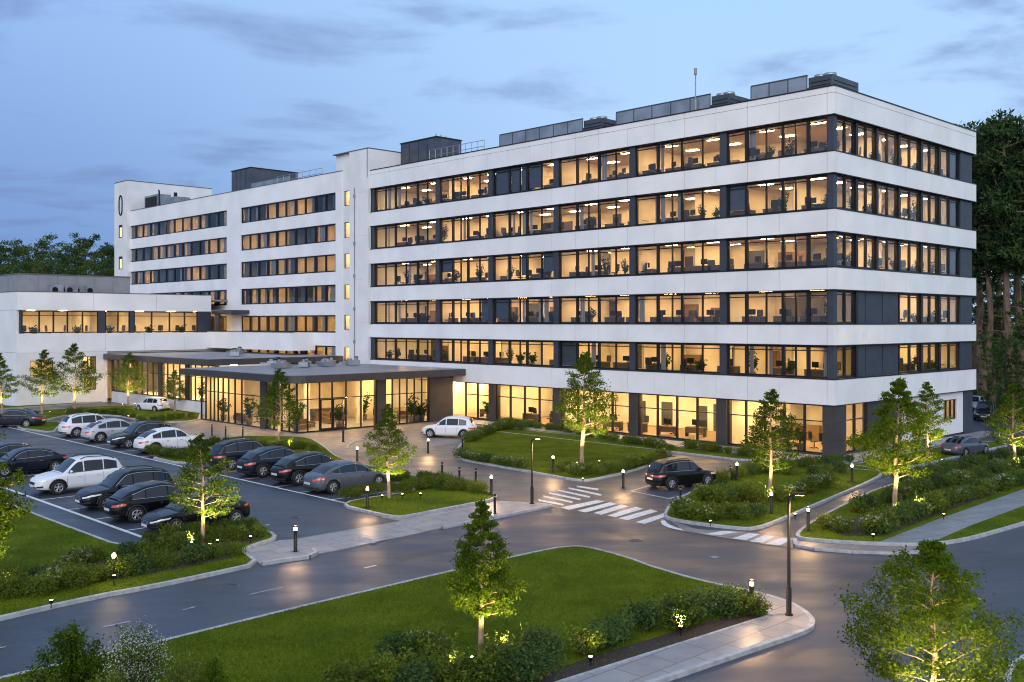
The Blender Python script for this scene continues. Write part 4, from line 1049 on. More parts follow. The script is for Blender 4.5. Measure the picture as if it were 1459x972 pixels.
def make_car(kind, pm, label, group=None, chrome=True, cat='car', name='parked_car'):
    K = CARK[kind]; L, Wd, wr, wb, zb0 = K['L'], K['W'], K['wr'], K['wb'], K['zb']
    hl, hw = L/2, Wd/2; n = 4.2; PM = M[pm]
    xw = [wb/2-.02, -wb/2-.02]; R = wr+.055
    root = empty(name, (0, 0, 0), 0, label, cat, group)
    ylist = [.0, .15, .3, .42, .54, .64, .74, .82]
    xs = [-(1-y**n)**(1/n) for y in ylist]
    xi = set([round(-.93+1.86*i/44, 4) for i in range(45)])
    for w_ in xw:
        for k in range(17):
            xi.add(round((w_+R*cos(pi*k/16))/hl, 4))
    xi = sorted(x for x in xi if abs(x) < .94)
    xx = []
    for x in xs + xi + [-x for x in reversed(xs)]:
        if not xx or x-xx[-1] > (.004 if abs(x) < .93 else 1e-5): xx.append(x)
    yn = lambda x: max(0, 1-abs(x)**n)**(1/n)*(1-.035*max(0, x)**3-.03*max(0, -x)**3)
    ztop = lambda x: interp(x, K['top'])
    def arch(x):
        for w_ in xw:
            d = abs(x-w_)
            if d < R: return wr+sqrt(R*R-d*d)
        return 0
    QL = [(0, .90, .955), (.06, .965, .985), (.32, 1.0, 1.0), (.52, .985, .998), (.72, .99, .985), (.88, .975, .975), (.965, .935, .96), (1, .88, .945)]
    def body(x, q, off=0.0, side=1, nozb=False):
        fy = interp(q, [(a, b) for a, b, c in QL]); fx = interp(q, [(a, c) for a, b, c in QL])
        X = x*hl
        zb = zb0 + .05*abs(x)**6; za = max(zb, arch(X)) if not nozb else zb
        zt = ztop(X)-.0
        z = lerp(zb, zt, q)
        if z < za: z = za
        y = hw*yn(x)*fy
        nx, ny = (abs(x)**(n-1))*(1 if x > 0 else -1), yn(x)**(n-1)
        l = sqrt(nx*nx+ny*ny) or 1
        return (X*fx+off*nx/l, (y+off*ny/l)*side, z)
    q = MB(); QS = [0, .06, .2, .32, .52, .72, .88, .965, 1]
    for side in (1, -1):
        vs = [body(x, qq, 0, side) for x in xx for qq in QS]; m_ = len(QS); fs = []
        for i in range(len(xx)-1):
            for j in range(m_-1):
                a, b, c, d = i*m_+j, i*m_+j+1, (i+1)*m_+j+1, (i+1)*m_+j
                # skip squashed cells inside the arches
                if abs(vs[a][2]-vs[b][2]) < 1e-6 and abs(vs[c][2]-vs[d][2]) < 1e-6: continue
                fs.append((a, d, c, b) if side < 0 else (a, b, c, d))
        q.add(vs, fs, 0, True)
    # bonnet, boot and shoulder surface
    cols = [1, .8, .4, 0, -.4, -.8, -1]; vs = []
    for x in xx:
        X, Y, Z = body(x, 1)
        for c in cols: vs.append((X, Y*c, Z+.035*(1-c*c)*min(1, Y/.5)))
    fs = []
    for i in range(len(xx)-1):
        for j in range(len(cols)-1):
            a = i*len(cols)+j; fs.append((a, a+len(cols), a+len(cols)+1, a+1)[::-1])
    q.add(vs, fs, 0, True)
    # greenhouse
    rf = K['roof']; xD, xA = rf[0][0], rf[-1][0]; zmax = max(z for _, z in rf)
    wbelt = hw*.875; tum = .19*Wd/1.88
    zr = lambda x: interp(x, rf)
    def gw(x): return min(hw*.86*yn(max(-1, min(1, x/hl/.955))), wbelt)*(1-.05*max(0, (x-.2)/1.0)**2-.07*max(0, (-x-.8)/1.2)**2)
    def gy(x, z):
        zt_ = ztop(x); return gw(x)-tum*max(0, (z-zt_))/max(.3, zmax-.95)
    gx = [xD+(xA-xD)*i/44 for i in range(45)]
    def gring(x):
        z0, z1 = ztop(x)-.03, zr(x); h = max(z1-ztop(x), 0.0)
        yt = gy(x, z1)
        return [(x, gw(x)+.012, z0), (x, gy(x, ztop(x)+h*.5), ztop(x)+h*.5), (x, gy(x, ztop(x)+h*.86), ztop(x)+h*.86), (x, yt-.03, z1-.02*min(1, h*3)), (x, yt-.11, z1+.004), (x, yt*.5, z1+.03), (x, 0, z1+.038)]
    for side in (1, -1):
        vs = []; m_ = 7
        for x in gx: vs += [(a, b*side, c) for a, b, c in gring(x)]
        fs = []
        for i in range(len(gx)-1):
            for j in range(m_-1):
                a = i*m_+j; f_ = (a, a+1, a+m_+1, a+m_); fs.append(f_ if side > 0 else f_[::-1])
        q.add(vs, fs, 0, True)
    q.build('body', PM, root)
    # underbody
    q = MB(); q.box(-hl*.9, hl*.9, -hw*.66, hw*.66, zb0-.02, .62); q.box(-hl*.5, hl*.5, -hw*.9, hw*.9, zb0+.02, .4) if False else None
    q.build('underbody', M['plastic'], root)
    # screens
    def screen(x0, x1, name, trimtop=.05):
        q = MB(); N = 9; C_ = 8; vs = []
        for i in range(N):
            x = x0+(x1-x0)*i/(N-1); z1 = zr(x); yt = gy(x, z1)-.10
            for c in range(C_+1):
                u = -1+2*c/C_; vs.append((x, yt*u*1.0, z1+.012+.038*(1-abs(u)**2)))
        fs = [(i*(C_+1)+c, (i+1)*(C_+1)+c, (i+1)*(C_+1)+c+1, i*(C_+1)+c+1) for i in range(N-1) for c in range(C_)]
        if x1 > x0: fs = [f[::1] for f in fs]
        q.add(vs, fs, 0, True); return q.build(name, M['carglass'], root)
    xF = rf[-2][0]+.06
    screen(xF, xA-.06, 'windscreen')
    xr0 = rf[0][0]+.10; xr1 = rf[1][0]+(.02 if kind in ('suv', 'hatch') else .35)
    screen(xr0, xr1, 'rear_window')
    # side windows: two doors and a rear quarter
    def zlim(x): return zr(x)-.105
    xa = xA-.32; xz = xD+(.42 if kind in ('suv', 'hatch') else .55)
    cut = [xz, -.95 if kind != 'hatch' else -.85, -.9+.02 if kind != 'hatch' else -.8, .02, .09, xa]
    for side in (1, -1):
        segs = [(cut[0], cut[1]-.03), (cut[1]+.03, cut[3]), (cut[4], cut[5])]
        for a, b in segs:
            if b-a < .1: continue
            q = MB(); vs = []; N = 10; R_ = 4
            for i in range(N+1):
                x = a+(b-a)*i/N; zl = ztop(x)+.045; zh = max(zl+.004, min(zlim(x), zmax-.12))
                for j in range(R_+1):
                    z = zl+(zh-zl)*j/R_; vs.append((x, (gy(x, z)+.014)*side, z))
            fs = [(i*(R_+1)+j, i*(R_+1)+j+1, (i+1)*(R_+1)+j+1, (i+1)*(R_+1)+j) for i in range(N) for j in range(R_)]
            if side < 0: fs = [f[::-1] for f in fs]
            q.add(vs, fs, 0, True); q.build('side_window', M['carglass'], root)
        # trim line around the glass
        q = MB(); x0, x1 = cut[0]-.03, cut[5]+.06; pts = []
        for i in range(19):
            x = x1+(x0-x1)*i/18; z = max(ztop(x)+.04, min(zlim(x)+.015, zmax-.10)); pts.append((x, (gy(x, z)+.014)*side, z))
        if chrome: q.tube(pts, .014, 5)
        pts = [(x1+(x0-x1)*i/10, (gy(x1+(x0-x1)*i/10, ztop(x1+(x0-x1)*i/10)+.03)+.014)*side, ztop(x1+(x0-x1)*i/10)+.03) for i in range(11)]
        q.tube(pts, .014, 5); q.build('window_trim', M['chrome'] if chrome else M['plastic'], root)
        # mirror
        q = MB(); xm = cut[5]-.08; ym = gy(xm, 1.0)+.10
        q.lathe([(0, -.11), (.055, -.09), (.075, 0), (.055, .09), (0, .11)], 8, axis='y', c=(xm, side*(ym+.02), ztop(xm)+.10)); q.tube([(xm, side*(ym-.14), ztop(xm)+.02), (xm, side*ym, ztop(xm)+.07)], .025, 5)
        q.build('mirror', PM, root)
        # door seams and handles
        q = MB()
        for xd in (cut[3]+.035, cut[5]+.12, -wb/2+.45):
            for z0_, z1_ in ((.2, .52), (.52, .9)):
                a = body(xd/hl, z0_, .012, side, True); b = body(xd/hl, z1_, .012, side, True)
                q.add([(a[0]-.007, a[1], a[2]), (a[0]+.007, a[1], a[2]), (b[0]+.007, b[1], b[2]), (b[0]-.007, b[1], b[2])], [(0, 1, 2, 3) if side < 0 else (3, 2, 1, 0)])
        q.build('door_seam', M['plastic'], root)
        for xd in (-.62, .32):
            q = MB(); b = body(xd/hl, .78, .02, side, True); q.box(b[0]-.09, b[0]+.09, b[1]-.012, b[1]+.012, b[2]-.014, b[2]+.014); q.build('door_handle', M['chrome'] if chrome else PM, root)
        if K['rails']:
            q = MB(); pts = [(x, side*(gy(x, zr(x))-.06), zr(x)+.06-(.05 if k in (0, 8) else 0)) for k, x in enumerate([-1.6+1.75*i/8 for i in range(9)])]
            q.tube(pts, .022, 6); q.build('roof_rail', M['plastic'], root)
    # patches wrapped on the outline (q range, arc range measured from nose +1 / tail -1)
    def patch(name, m, y0, y1, q0, q1, end, side=0, off=.012, N=14, tipq=None):
        """y0..y1 in -1..1.. across; beyond 1 continues along the flank"""
        q = MB(); vs = []
        def xy(u):
            a = abs(u)
            if a <= .8: yy = a; x = (1-yy**n)**(1/n)
            else:
                x0_ = (1-.8**n)**(1/n); x = x0_-(a-.8)*.9
            return x*end
        for i in range(N+1):
            u = y0+(y1-y0)*i/N; x = xy(u); sg = 1 if u >= 0 else -1
            if side: sg = side
            qa, qb = q0, q1
            if tipq: k = i/N; qa = lerp(q0, tipq, k)
            for j in range(3):
                vs.append(body(max(-.99999, min(.99999, x)), lerp(qa, qb, j/2), off, sg, True))
        fs = [(i*3+j, i*3+j+1, (i+1)*3+j+1, (i+1)*3+j) for i in range(N) for j in range(2)]
        q.add(vs, fs + [f[::-1] for f in []], 0, True); return q.build(name, m, root)
    for side in (1, -1):
        patch('headlight', M['headl'], .46, 1.02, .66, .83, 1, side, tipq=.74)
        patch('tail_light', M['taill'], .42, .90, .66 if kind != 'hatch' else .62, .84, -1, side, tipq=.72)
        patch('fog_light', M['plastic'], .58, .82, .2, .36, 1, side, .01, 6)
    patch('grille', M['plastic'], -.40, .40, .50, .76, 1, 0, .010, 12)
    for qg in (.56, .63, .70): patch('grille_bar', M['chrome'] if chrome else M['plastic'], -.38, .38, qg, qg+.018, 1, 0, .017, 12)
    patch('lower_grille', M['plastic'], -.55, .55, .12, .30, 1, 0, .010, 12)
    patch('rear_bumper_trim', M['plastic'], -.78, .78, .04, .22, -1, 0, .012, 14)
    if chrome: patch('badge_strip', M['chrome'], -.3, .3, .80, .825, 1, 0, .016, 6)
    for end, qz in ((1, .36), (-1, .50)):
        q = MB(); b = body(.999*end, qz, .0, 1, True); x = b[0]+.022*end
        q.box(x-.006, x+.006, -.26, .26, b[2]-.055, b[2]+.055); q.build('number_plate', M['plate'], root)
    if K['clad']:
        for side in (1, -1):
            q = MB()
            for w_ in xw:
                pts = [(w_+R*cos(pi*k/12), side*(hw*yn((w_+R*cos(pi*k/12))/hl)*.985), wr+R*sin(pi*k/12)) for k in range(13)]
                q.tube(pts, .035, 6)
            q.build('arch_trim', M['plastic'], root)
    for w_ in xw:
        for side in (1, -1):
            q = MB(); yc = side*(hw-.125)
            pr = [(wr*.62, -.10), (wr*.93, -.105), (wr, -.075), (wr, .075), (wr*.93, .105), (wr*.62, .10), (wr*.60, .05), (wr*.60, -.05), (wr*.62, -.10)]
            q.lathe(pr, 26, axis='y', c=(w_, yc, wr))
            q.lathe([(0, -.02), (wr*.62, -.02)], 20, axis='y', c=(w_, yc, wr))
            q.lathe([(0, .02), (wr*.62, .02)], 20, axis='y', c=(w_, yc, wr))
            wo = q.build('wheel', M['tyre'], root)
            q = MB(); yo = yc+side*.085
            q.lathe([(wr*.56, -.02), (wr*.66, -.012), (wr*.66, .012), (wr*.56, .02), (wr*.56, -.02)], 24, axis='y', c=(w_, yo, wr))
            q.lathe([(0, -.02), (wr*.16, -.02), (wr*.16, .02), (0, .02)], 12, axis='y', c=(w_, yo, wr))
            for k in range(5):
                for dd in (-.13, .13):
                    a = 2*pi*k/5+.3+dd; b = 2*pi*k/5+.3+dd*1.5
                    q.tube([(w_+cos(a)*wr*.1, yo, wr+sin(a)*wr*.1), (w_+cos(b)*wr*.6, yo+side*.005, wr+sin(b)*wr*.6)], [.026, .02], 5)
            q.build('rim', M['rim'], wo)
    return root
def put_car(root, pt, ang, sc=1.0):
    p = pt if not isinstance(pt, tuple) else G(*pt)
    root.location = (p.x, p.y, .008); root.rotation_euler = (0, 0, ang); root.scale = (sc,)*3
AX = A0            # heading of EX
toward = AX + pi   # nose towards the viewer's left front
GR = 'cars parked in the car park'
def mid(a, b): return (a+b)/2
row1 = [('sedan', 'pnavy', 'dark saloon parked beyond the big white car at the left edge', -5.2, toward, 1.05),
        ('suv', 'pwhite', 'white sport utility car with black roof rails, nose to the lawn', S1[0]-1.9, toward, 1.07),
        ('suv', 'pblack', 'black sport utility car with roof rails, beside the white one in the front row', mid(S1[1], S1[2])-1.0, toward, 1.06),
        ('coupe', 'pblack', 'black car parked tail outward between two black cars in the front row', mid(S1[2], S1[3])-.5, AX, 1.05),
        ('sedan', 'pblack', 'black saloon with big alloy wheels behind the small lit tree', mid(S1[3], l1e)-.3, toward, 1.03)]
for k, p_, lb, d, a, s_ in row1:
    c = make_car(k, p_, lb, GR, chrome=(p_ != 'pwhite'), name={'suv': 'parked_suv', 'sedan': 'parked_sedan'}.get(k, 'parked_car')); put_car(c, L1(d, 2.75 if a != AX else 2.6), a, s_)
c = make_car('sedan', 'pnavy', 'dark blue saloon mostly cut off by the left edge, behind the overhanging tree', GR); put_car(c, L1(-9.2, 2.9), toward)
row2 = [('suv', 'pwhite', 'white sport utility car at the far end of the second row, by the lawn', mid(S2[0], S2[1]), AX, 1.08, 2.8),
        ('coupe', 'psilver', 'silver estate-like car between the white and the dark one in the second row', mid(S2[1], S2[2]), AX, 1.08, 2.8),
        ('suv', 'pdgrey', 'dark grey sport utility car facing the aisle between silver and white cars', mid(S2[2], S2[3]), toward, 1.06, 2.8),
        ('coupe', 'pwhite', 'white hatchback with sloping rear beside the flowering planted strip', mid(S2[3], S2[4])+.3, AX, 1.08, 2.9),
        ('suv', 'pnavy', 'dark blue car next to the flowering shrubs, half hidden by the slim tree', mid(S2[5], S2[6])-3.0, AX, 1.06, 2.9),
        ('coupe', 'pnavy', 'dark car with chrome window line, third from the grey car', mid(S2[6], S2[7])-2.5, AX, 1.07, 2.8),
        ('coupe', 'pblack', 'black car with bright wheels right next to the grey car', mid(S2[7], S2[8])-1.7, AX, 1.08, 2.8),
        ('sedan', 'pgrey', 'blue grey fastback car at the near end of the row by the planted island', mid(S2[8], S2[9])-.8, AX, 1.08, 2.6)]
row2[5] = row2[5][:2] + ('dark car with chrome window line, second from the grey car',) + row2[5][3:]
for k, p_, lb, d, a, s_, off in row2:
    c = make_car(k, p_, lb, GR, name={'suv': 'parked_suv', 'sedan': 'parked_sedan'}.get(k, 'parked_car')); put_car(c, L2(d, off), a, s_)
c = make_car('sedan', 'pdgrey', 'dark blue grey saloon parked side on at the far left of the car park', None); put_car(c, (22, 608), radians(176), 1.1)
c = make_car('hatch', 'pwhite', 'white hatchback standing on the paved forecourt right of the entrance', None, chrome=False); put_car(c, (641, 623), radians(166), 1.12)
c = make_car('suv', 'pblack', 'black sport utility car standing alone in the marked bay by the crossing', None); put_car(c, (970, 693), AX-radians(14), .94)
c = make_car('sedan', 'pgrey', 'grey car driving away beside the right end of the tall block', None); put_car(c, (1375, 648), AX-radians(8), .92)
c = make_car('hatch', 'pwhite', 'small white car parked before the glazed corridor, nose to the left', None, chrome=False); put_car(c, (218, 586), A0+pi/2+.25, 1.0)
c = make_car('suv', 'pdgrey', 'grey car facing the viewer in the rear car park beyond the tall block', None); put_car(c, (1404, 598), toward+.3, 1.0)
c = make_car('sedan', 'psilver', 'silver car half hidden behind the right end of the tall block', None); put_car(c, (1388, 584), toward+.2, 1.0)

# ================================================================== VEGETATION
def leafquad(q, p, sz, r, m=0, elong=1.35):
    d = Vector((r.gauss(0, 1), r.gauss(0, 1), r.gauss(0, .7)+.15)).normalized()
    a = d.orthogonal().normalized(); ang = r.uniform(0, 2*pi); b = d.cross(a)
    u = (a*cos(ang)+b*sin(ang))*sz*.5*elong; v = (b*cos(ang)-a*sin(ang))*sz*.5*.62
    k = r.uniform(-.15, .15)
    q.add([p-u, p-v+d*sz*k, p+u, p+v+d*sz*k], [(0, 1, 2, 3)], m)
def garden_tree(name, h, w, seed, label, cat='tree', clear=.2, leaf=None, nleaf=5200, lsz=.11, lean=0.0, bark='bark', dens=1.0, group=None, shape='cone'):
    r = random.Random(seed); root = empty(name, (0, 0, 0), 0, label, cat, group)
    q = MB(); tp = []; tr = []
    x = y = 0
    for i in range(9):
        f = i/8; x += r.gauss(0, .012*h)*(f > .2); y += r.gauss(0, .012*h)*(f > .2)
        tp.append(Vector((x*(.6) + lean*f*h, y*.6, h*.97*f))); tr.append(max(.008, .017*h*(1-f)**.9+.004*h*(1-f)))
    def trunk(z):
        f = min(.999, z/(h*.97))*8; i = int(f); return tp[i].lerp(tp[min(8, i+1)], f-i)
    q.tube(tp, tr, 9)
    nodes = []
    nl = int(30*dens)+8
    for i in range(nl):
        f = clear + (.97-clear)*((i+.5)/nl)
        z0 = f*h
        e = (f-clear)/(1-clear)
        if shape == 'cone': env = w/2*(min(1, .6+e*2.6) if e < .16 else (1-(e-.16)/.84)**1.0*1.02+.03)*(1.0 if i % 3 else 1.12)
        else: env = w/2*sqrt(max(.03, 1-((e-.42)/.6)**2))
        L = env*r.uniform(.72, 1.12); az = i*2.399+r.uniform(-.5, .5)
        L *= r.uniform(.86, 1.08)
        up_ = .30+.45*e
        pts = []; 
        for k in range(5):
            u = k/4; pts.append(trunk(z0)+Vector((cos(az)*L*u, sin(az)*L*u, L*up_*u*(1-.25*u)))+Vector((r.gauss(0,.02),r.gauss(0,.02),r.gauss(0,.02)))*L*(k > 0))
        q.tube(pts, [max(.005, .0046*h*(1-e*.6)*(1-.75*k/4)) for k in range(5)], 5, cap=False)
        for k in range(2 if e < .8 else 1, 5):
            nodes.append((pts[k], env*.17+.010*h, (.55+.3*k)*(.25+env/(w/2))))
            for s_ in (-1, 1):
                for s2 in range(2 if k < 4 else 3):
                    aa = az+s_*r.uniform(.5, 1.15); l2 = L*r.uniform(.18, .42)
                    p2 = pts[k]+Vector((cos(aa)*l2, sin(aa)*l2, l2*r.uniform(.0, .7)))
                    if r.random() < .6: q.tube([pts[k], p2], [.0022*h, .0012*h], 4, cap=False)
                    nodes.append((p2, (.12*env+.011*h), 1.5*(.25+env/(w/2))))
    nodes.append((trunk(h*.97), .03*h, 1.2)); nodes.append((trunk(h*.92), .04*h, 1.5)); nodes.append((trunk(h*.86), .05*h, 1.5))
    q.build('trunk', M[bark], root)
    tot = sum(n_[2] for n_ in nodes); q = MB()
    for p, rad, wt in nodes:
        k = max(3, int(nleaf*wt/tot*r.uniform(.5, 1.5)))
        for _ in range(k):
            o = Vector((r.gauss(0, 1), r.gauss(0, 1), r.gauss(0, .6)))*rad*.68
            leafquad(q, p+o, lsz*r.uniform(.6, 1.35), r)
    q.build('crown', M[leaf or 'leaf'], root)
    return root
def shrub(name, seed, kind, n=1500, lsz=.075):
    r = random.Random(seed); root = empty(name, (0, 0, 0), 0, 'x', 'shrub'); q = MB(); b = MB()
    lobes = [(Vector((r.uniform(-.32, .32), r.uniform(-.32, .32), r.uniform(.28, .55))), r.uniform(.24, .40)) for _ in range(9)] + [(Vector((0, 0, .4)), .45)]
    if kind in ('box',): lobes += [(Vector((x*.3, y*.3, .3)), .34) for x in (-1, 1) for y in (-1, 1)]
    for _ in range(16):
        a = r.uniform(0, 2*pi); l = r.uniform(.25, .42); b.tube([(0, 0, 0), (cos(a)*l*.5, sin(a)*l*.5, .3), (cos(a)*l, sin(a)*l, .55+r.uniform(-.1, .25))], [.018, .012, .005], 4, cap=False)
    b.build('stems', M['barkdark'], root)
    for _ in range(n):
        c, rad = r.choice(lobes); d = Vector((r.gauss(0, 1), r.gauss(0, 1), r.gauss(0, 1))).normalized()
        p = c+d*rad*r.uniform(.55, 1.06); 
        if p.z < .02: p.z = abs(p.z)*.6+.03
        leafquad(q, p, lsz*r.uniform(.6, 1.4), r)
    for _ in range(14):      # loose shoots
        a = r.uniform(0, 2*pi); rr = r.uniform(.1, .45); base = Vector((cos(a)*rr, sin(a)*rr, .6)); tip = base+Vector((cos(a)*.12, sin(a)*.12, r.uniform(.2, .42)))
        for k in range(9): leafquad(q, base.lerp(tip, k/8)+Vector((r.gauss(0, .02), r.gauss(0, .02), 0)), lsz*.8, r)
    q.build('foliage', M[{'green': 'shrub', 'dark': 'shrubdark', 'flower': 'shrub', 'yellow': 'shruby', 'box': 'shrub'}[kind]], root)
    if kind == 'flower':
        q = MB()
        for _ in range(30):
            c, rad = r.choice(lobes); d = Vector((r.gauss(0, 1), r.gauss(0, 1), abs(r.gauss(0, 1))+.15)).normalized(); cc = c+d*rad*1.02
            for _ in range(13): leafquad(q, cc+Vector((r.gauss(0, .032), r.gauss(0, .032), r.gauss(0, .03))), .036, r, elong=1)
        q.build('blossom', M['flower'], root)
    return root
SH = {'g': [shrub('green_shrub', 1, 'green'), shrub('green_shrub', 2, 'green', 1800)], 'b': [shrub('hedge_shrub', 3, 'box', 2200, .06)],
      'd': [shrub('dark_shrub', 4, 'dark'), shrub('dark_shrub', 5, 'dark', 1800)], 'f': [shrub('flowering_shrub', 6, 'flower')], 'y': [shrub('yellow_green_shrub', 7, 'yellow', 1100, .09)]}
WORD = {'g': 'leafy shrub', 'b': 'clipped shrub', 'd': 'dark shrub', 'f': 'white flowering shrub', 'y': 'bright yellowish shrub'}
shr = random.Random(5); scount = {}
def shrub_at(px, py, hpx, k, where, z=.12, wide=1.15):
    p = G(px, py); s_ = hpx*p.y/F*1.0
    src = SH[k][shr.randrange(len(SH[k]))]; key = (k, where); scount[key] = scount.get(key, 0)+1
    lb = f'{ORD[scount[key]]} {WORD[k]} from the left {where}'
    place(src, (p.x, p.y, z), shr.uniform(0, 6.28), lb, 'shrubs '+where, (s_*wide*shr.uniform(.9, 1.15), s_*wide*shr.uniform(.9, 1.15), s_*shr.uniform(.9, 1.1)))
def row(pts, kinds, where, h, step=1.0, jit=.15, z=.12, wide=1.15):
    """shrubs along a line of ground places; spacing in shrub widths"""
    ps = [G(*p) for p in pts]; i = 0; acc = 0; h *= .80; step *= 1.04
    for a, b in zip(ps[:-1], ps[1:]):
        L = (b-a).length; d = acc
        while d < L:
            p = a.lerp(b, d/L); hh = h*shr.uniform(.82, 1.2); k = kinds[i % len(kinds)]; i += 1
            p = p+Vector((shr.gauss(0, jit), shr.gauss(0, jit), 0))
            src = SH[k][shr.randrange(len(SH[k]))]; key = (k, where); scount[key] = scount.get(key, 0)+1
            lb = f'{ORD[min(30, scount[key])]} {WORD[k]} {where}'
            place(src, (p.x, p.y, z), shr.uniform(0, 6.28), lb, 'shrubs '+where.replace('from the left ', ''), (hh*wide*shr.uniform(.9, 1.2), hh*wide*shr.uniform(.9, 1.2), hh))
            d += h*step
        acc = d-L
row([(-60, 862), (0, 857), (60, 852), (120, 838), (160, 829), (240, 812), (335, 795)], 'bdbbfbgbdb', 'from the left in the hedge along the near verge', .95, .95)
row([(20, 838), (75, 826), (130, 806), (180, 800), (240, 790)], 'gdffgdg', 'from the left in the loose row behind the near hedge', .85, 1.3)
row([(262, 786), (300, 779), (345, 772), (378, 765)], 'bgbyb', 'from the left in the hedge under the slim tree', .85, .95)
row([(225, 775), (262, 771), (300, 764), (350, 762), (375, 758)], 'gybb', 'from the left between black saloon and slim tree', .8, 1.0)
row([(497, 714), (540, 704), (580, 704), (612, 695), (650, 702), (690, 704)], 'byybbb', 'from the left in the planted island front row', .8, .95)
row([(545, 690), (575, 688), (612, 686), (655, 697)], 'gbg', 'from the left behind the front row of the planted island', .85, 1.0)
row([(337, 640), (375, 645), (410, 641), (445, 645)], 'bgybg', 'from the left before the glass pavilion', .95, .95)
row([(225, 650), (250, 656), (278, 655), (290, 650)], 'gbf', 'from the left in the small bed between the parked cars', .95, .95)
row([(268, 640), (300, 636), (330, 634)], 'gg', 'from the left beside the pavilion corner', .8, 1.2)
row([(660, 655), (690, 661), (715, 665), (742, 670)], 'dfffdf', 'from the left on the left edge of the entrance lawn', .95, .95)
row([(668, 632), (690, 622), (715, 613), (745, 615)], 'gdgf', 'from the left on the entrance lawn rear edge', 1.0, 1.1)
row([(806, 674), (830, 680), (860, 677), (890, 671), (925, 664), (948, 655)], 'yyfgbyb', 'from the left at the front edge of the entrance lawn', .95, .95)
row([(722, 606), (770, 612), (820, 620), (870, 629), (920, 637), (955, 645)], 'bbdgbdfb', 'from the left behind the entrance lawn', .85, 1.0)
row([(980, 641), (1015, 646), (1050, 650), (1090, 655)], 'bgbb', 'from the left at the foot of the tall block', .85, 1.05, z=.13)
row([(1120, 668), (1150, 668), (1180, 667), (1210, 660)], 'dbgd', 'from the left by the dark corner column', .85, 1.05, z=.13)
row([(965, 735), (985, 742), (1015, 746), (1045, 743), (1075, 740)], 'dfgfyg', 'from the left at the tip of the island by the crossing', 1.05, .9)
row([(1000, 716), (1025, 722), (1060, 715), (1090, 725)], 'ggdg', 'from the left inside the island by the crossing', 1.15, 1.0)
row([(1110, 718), (1130, 708), (1165, 700), (1190, 692)], 'yff', 'from the left beyond the crossing island tree', 1.05, 1.3)
row([(1030, 690), (1075, 676), (1150, 680), (1200, 676)], 'gdbd', 'from the left on the rear edge of the crossing island', .9, 1.5)
row([(1185, 758), (1210, 763), (1240, 764), (1265, 757)], 'yffd', 'from the left at the tip of the right hand island', 1.1, .85)
row([(1270, 750), (1310, 737), (1350, 722), (1400, 707), (1459, 690), (1500, 678)], 'dgdfdg', 'from the left along the walkway on the right', 1.15, .9)
row([(1225, 735), (1260, 722), (1330, 700), (1375, 692), (1459, 668)], 'gdgdgf', 'from the left in the rear row of the right hand island', 1.05, 1.25)
row([(1290, 690), (1335, 682), (1380, 668), (1420, 660), (1475, 645)], 'dgd', 'from the left along the far edge of the right hand island', 1.0, 1.8)
row([(1080, 882), (1062, 872), (1030, 880), (1000, 886), (960, 900), (925, 908), (880, 916), (835, 935), (790, 950), (740, 955), (700, 962)], 'ydddgdddgd', 'from the bollard along the front footway', 1.2, 1.02)
row([(575, 945), (610, 940), (640, 950), (600, 975), (650, 990), (700, 985), (760, 990)], 'dfggyg', 'around the front lawn tree', 1.15, 1.0)
row([(500, 985), (560, 985), (620, 1000)], 'ygd', 'from the left at the lower edge left of the front tree', 1.15, 1.0)
row([(545, 972), (735, 945), (790, 935)], 'y', 'beside the front lawn tree', .75, 2.4)
row([(100, 592), (130, 591), (165, 592), (190, 597)], 'gbyg', 'from the left on the lawn before the low building', .9, 1.15)
row([(200, 602), (230, 601), (275, 597)], 'by', 'from the left on the front edge of the far lawn', .75, 1.6)
# near shrubs cut by the lower edge
def near_shrub(px, py, ytop, wpx, seed, leaf, label, cat, n, lsz, flowers=False, leafm='leaf'):
    p = G(px, py); h = (py-ytop)*p.y/F; w = wpx*p.y/F; r = random.Random(seed)
    root = empty('near_shrub', (p.x, p.y, .12), 0, label, cat); b = MB(); q = MB(); fl = MB(); fp = []
    for i in range(34):
        az = i*2.4+r.uniform(-.4, .4); e = r.random()**.7; R = w/2*e; hh = h*(1-.42*e*e)*r.uniform(.78, 1.04)
        tip = Vector((cos(az)*R, sin(az)*R, hh)); m_ = Vector((cos(az)*R*.35, sin(az)*R*.35, hh*.55))
        pts = [Vector((0, 0, 0)), m_, tip]; b.tube(pts, [.02, .012, .004], 5, cap=False)
        for j in range(n//34):
            u = r.uniform(.3, 1); c = m_.lerp(tip, (u-.3)/.7) if u > .55 else Vector((0, 0, 0)).lerp(m_, u/.55)
            sp = .11*h*(1.15-u)+.03; leafquad(q, c+Vector((r.gauss(0, sp), r.gauss(0, sp), r.gauss(0, sp*.8))), lsz*r.uniform(.6, 1.3), r)
            if flowers and r.random() < .6: leafquad(fl, c+Vector((r.gauss(0, sp*1.1), r.gauss(0, sp*1.1), r.gauss(0, sp)+.05)), lsz*.9, r, elong=1)
    b.build('stems', M['barkdark'], root); q.build('foliage', M[leafm], root)
    if flowers: fl.build('blossom', M['flower'], root)
near_shrub(100, 1060, 898, 120, 91, 0, 'young leafy green bush rising at the lower left edge of the lawn', 'bush', 8000, .06)
near_shrub(190, 1055, 893, 105, 92, 0, 'tall bush full of small white flowers at the lower left', 'bush', 7000, .045, True)
near_shrub(262, 1065, 940, 80, 93, 0, 'low bush with light tips just right of the white flowering bush', 'bush', 4500, .05, leafm='shruby')
near_shrub(303, 1070, 948, 60, 94, 0, 'rightmost low bush at the lower left edge', 'bush', 3500, .05)
near_shrub(50, 1085, 965, 110, 95, 0, 'low green bush in the lower left corner', 'bush', 5000, .055, leafm='shrub')
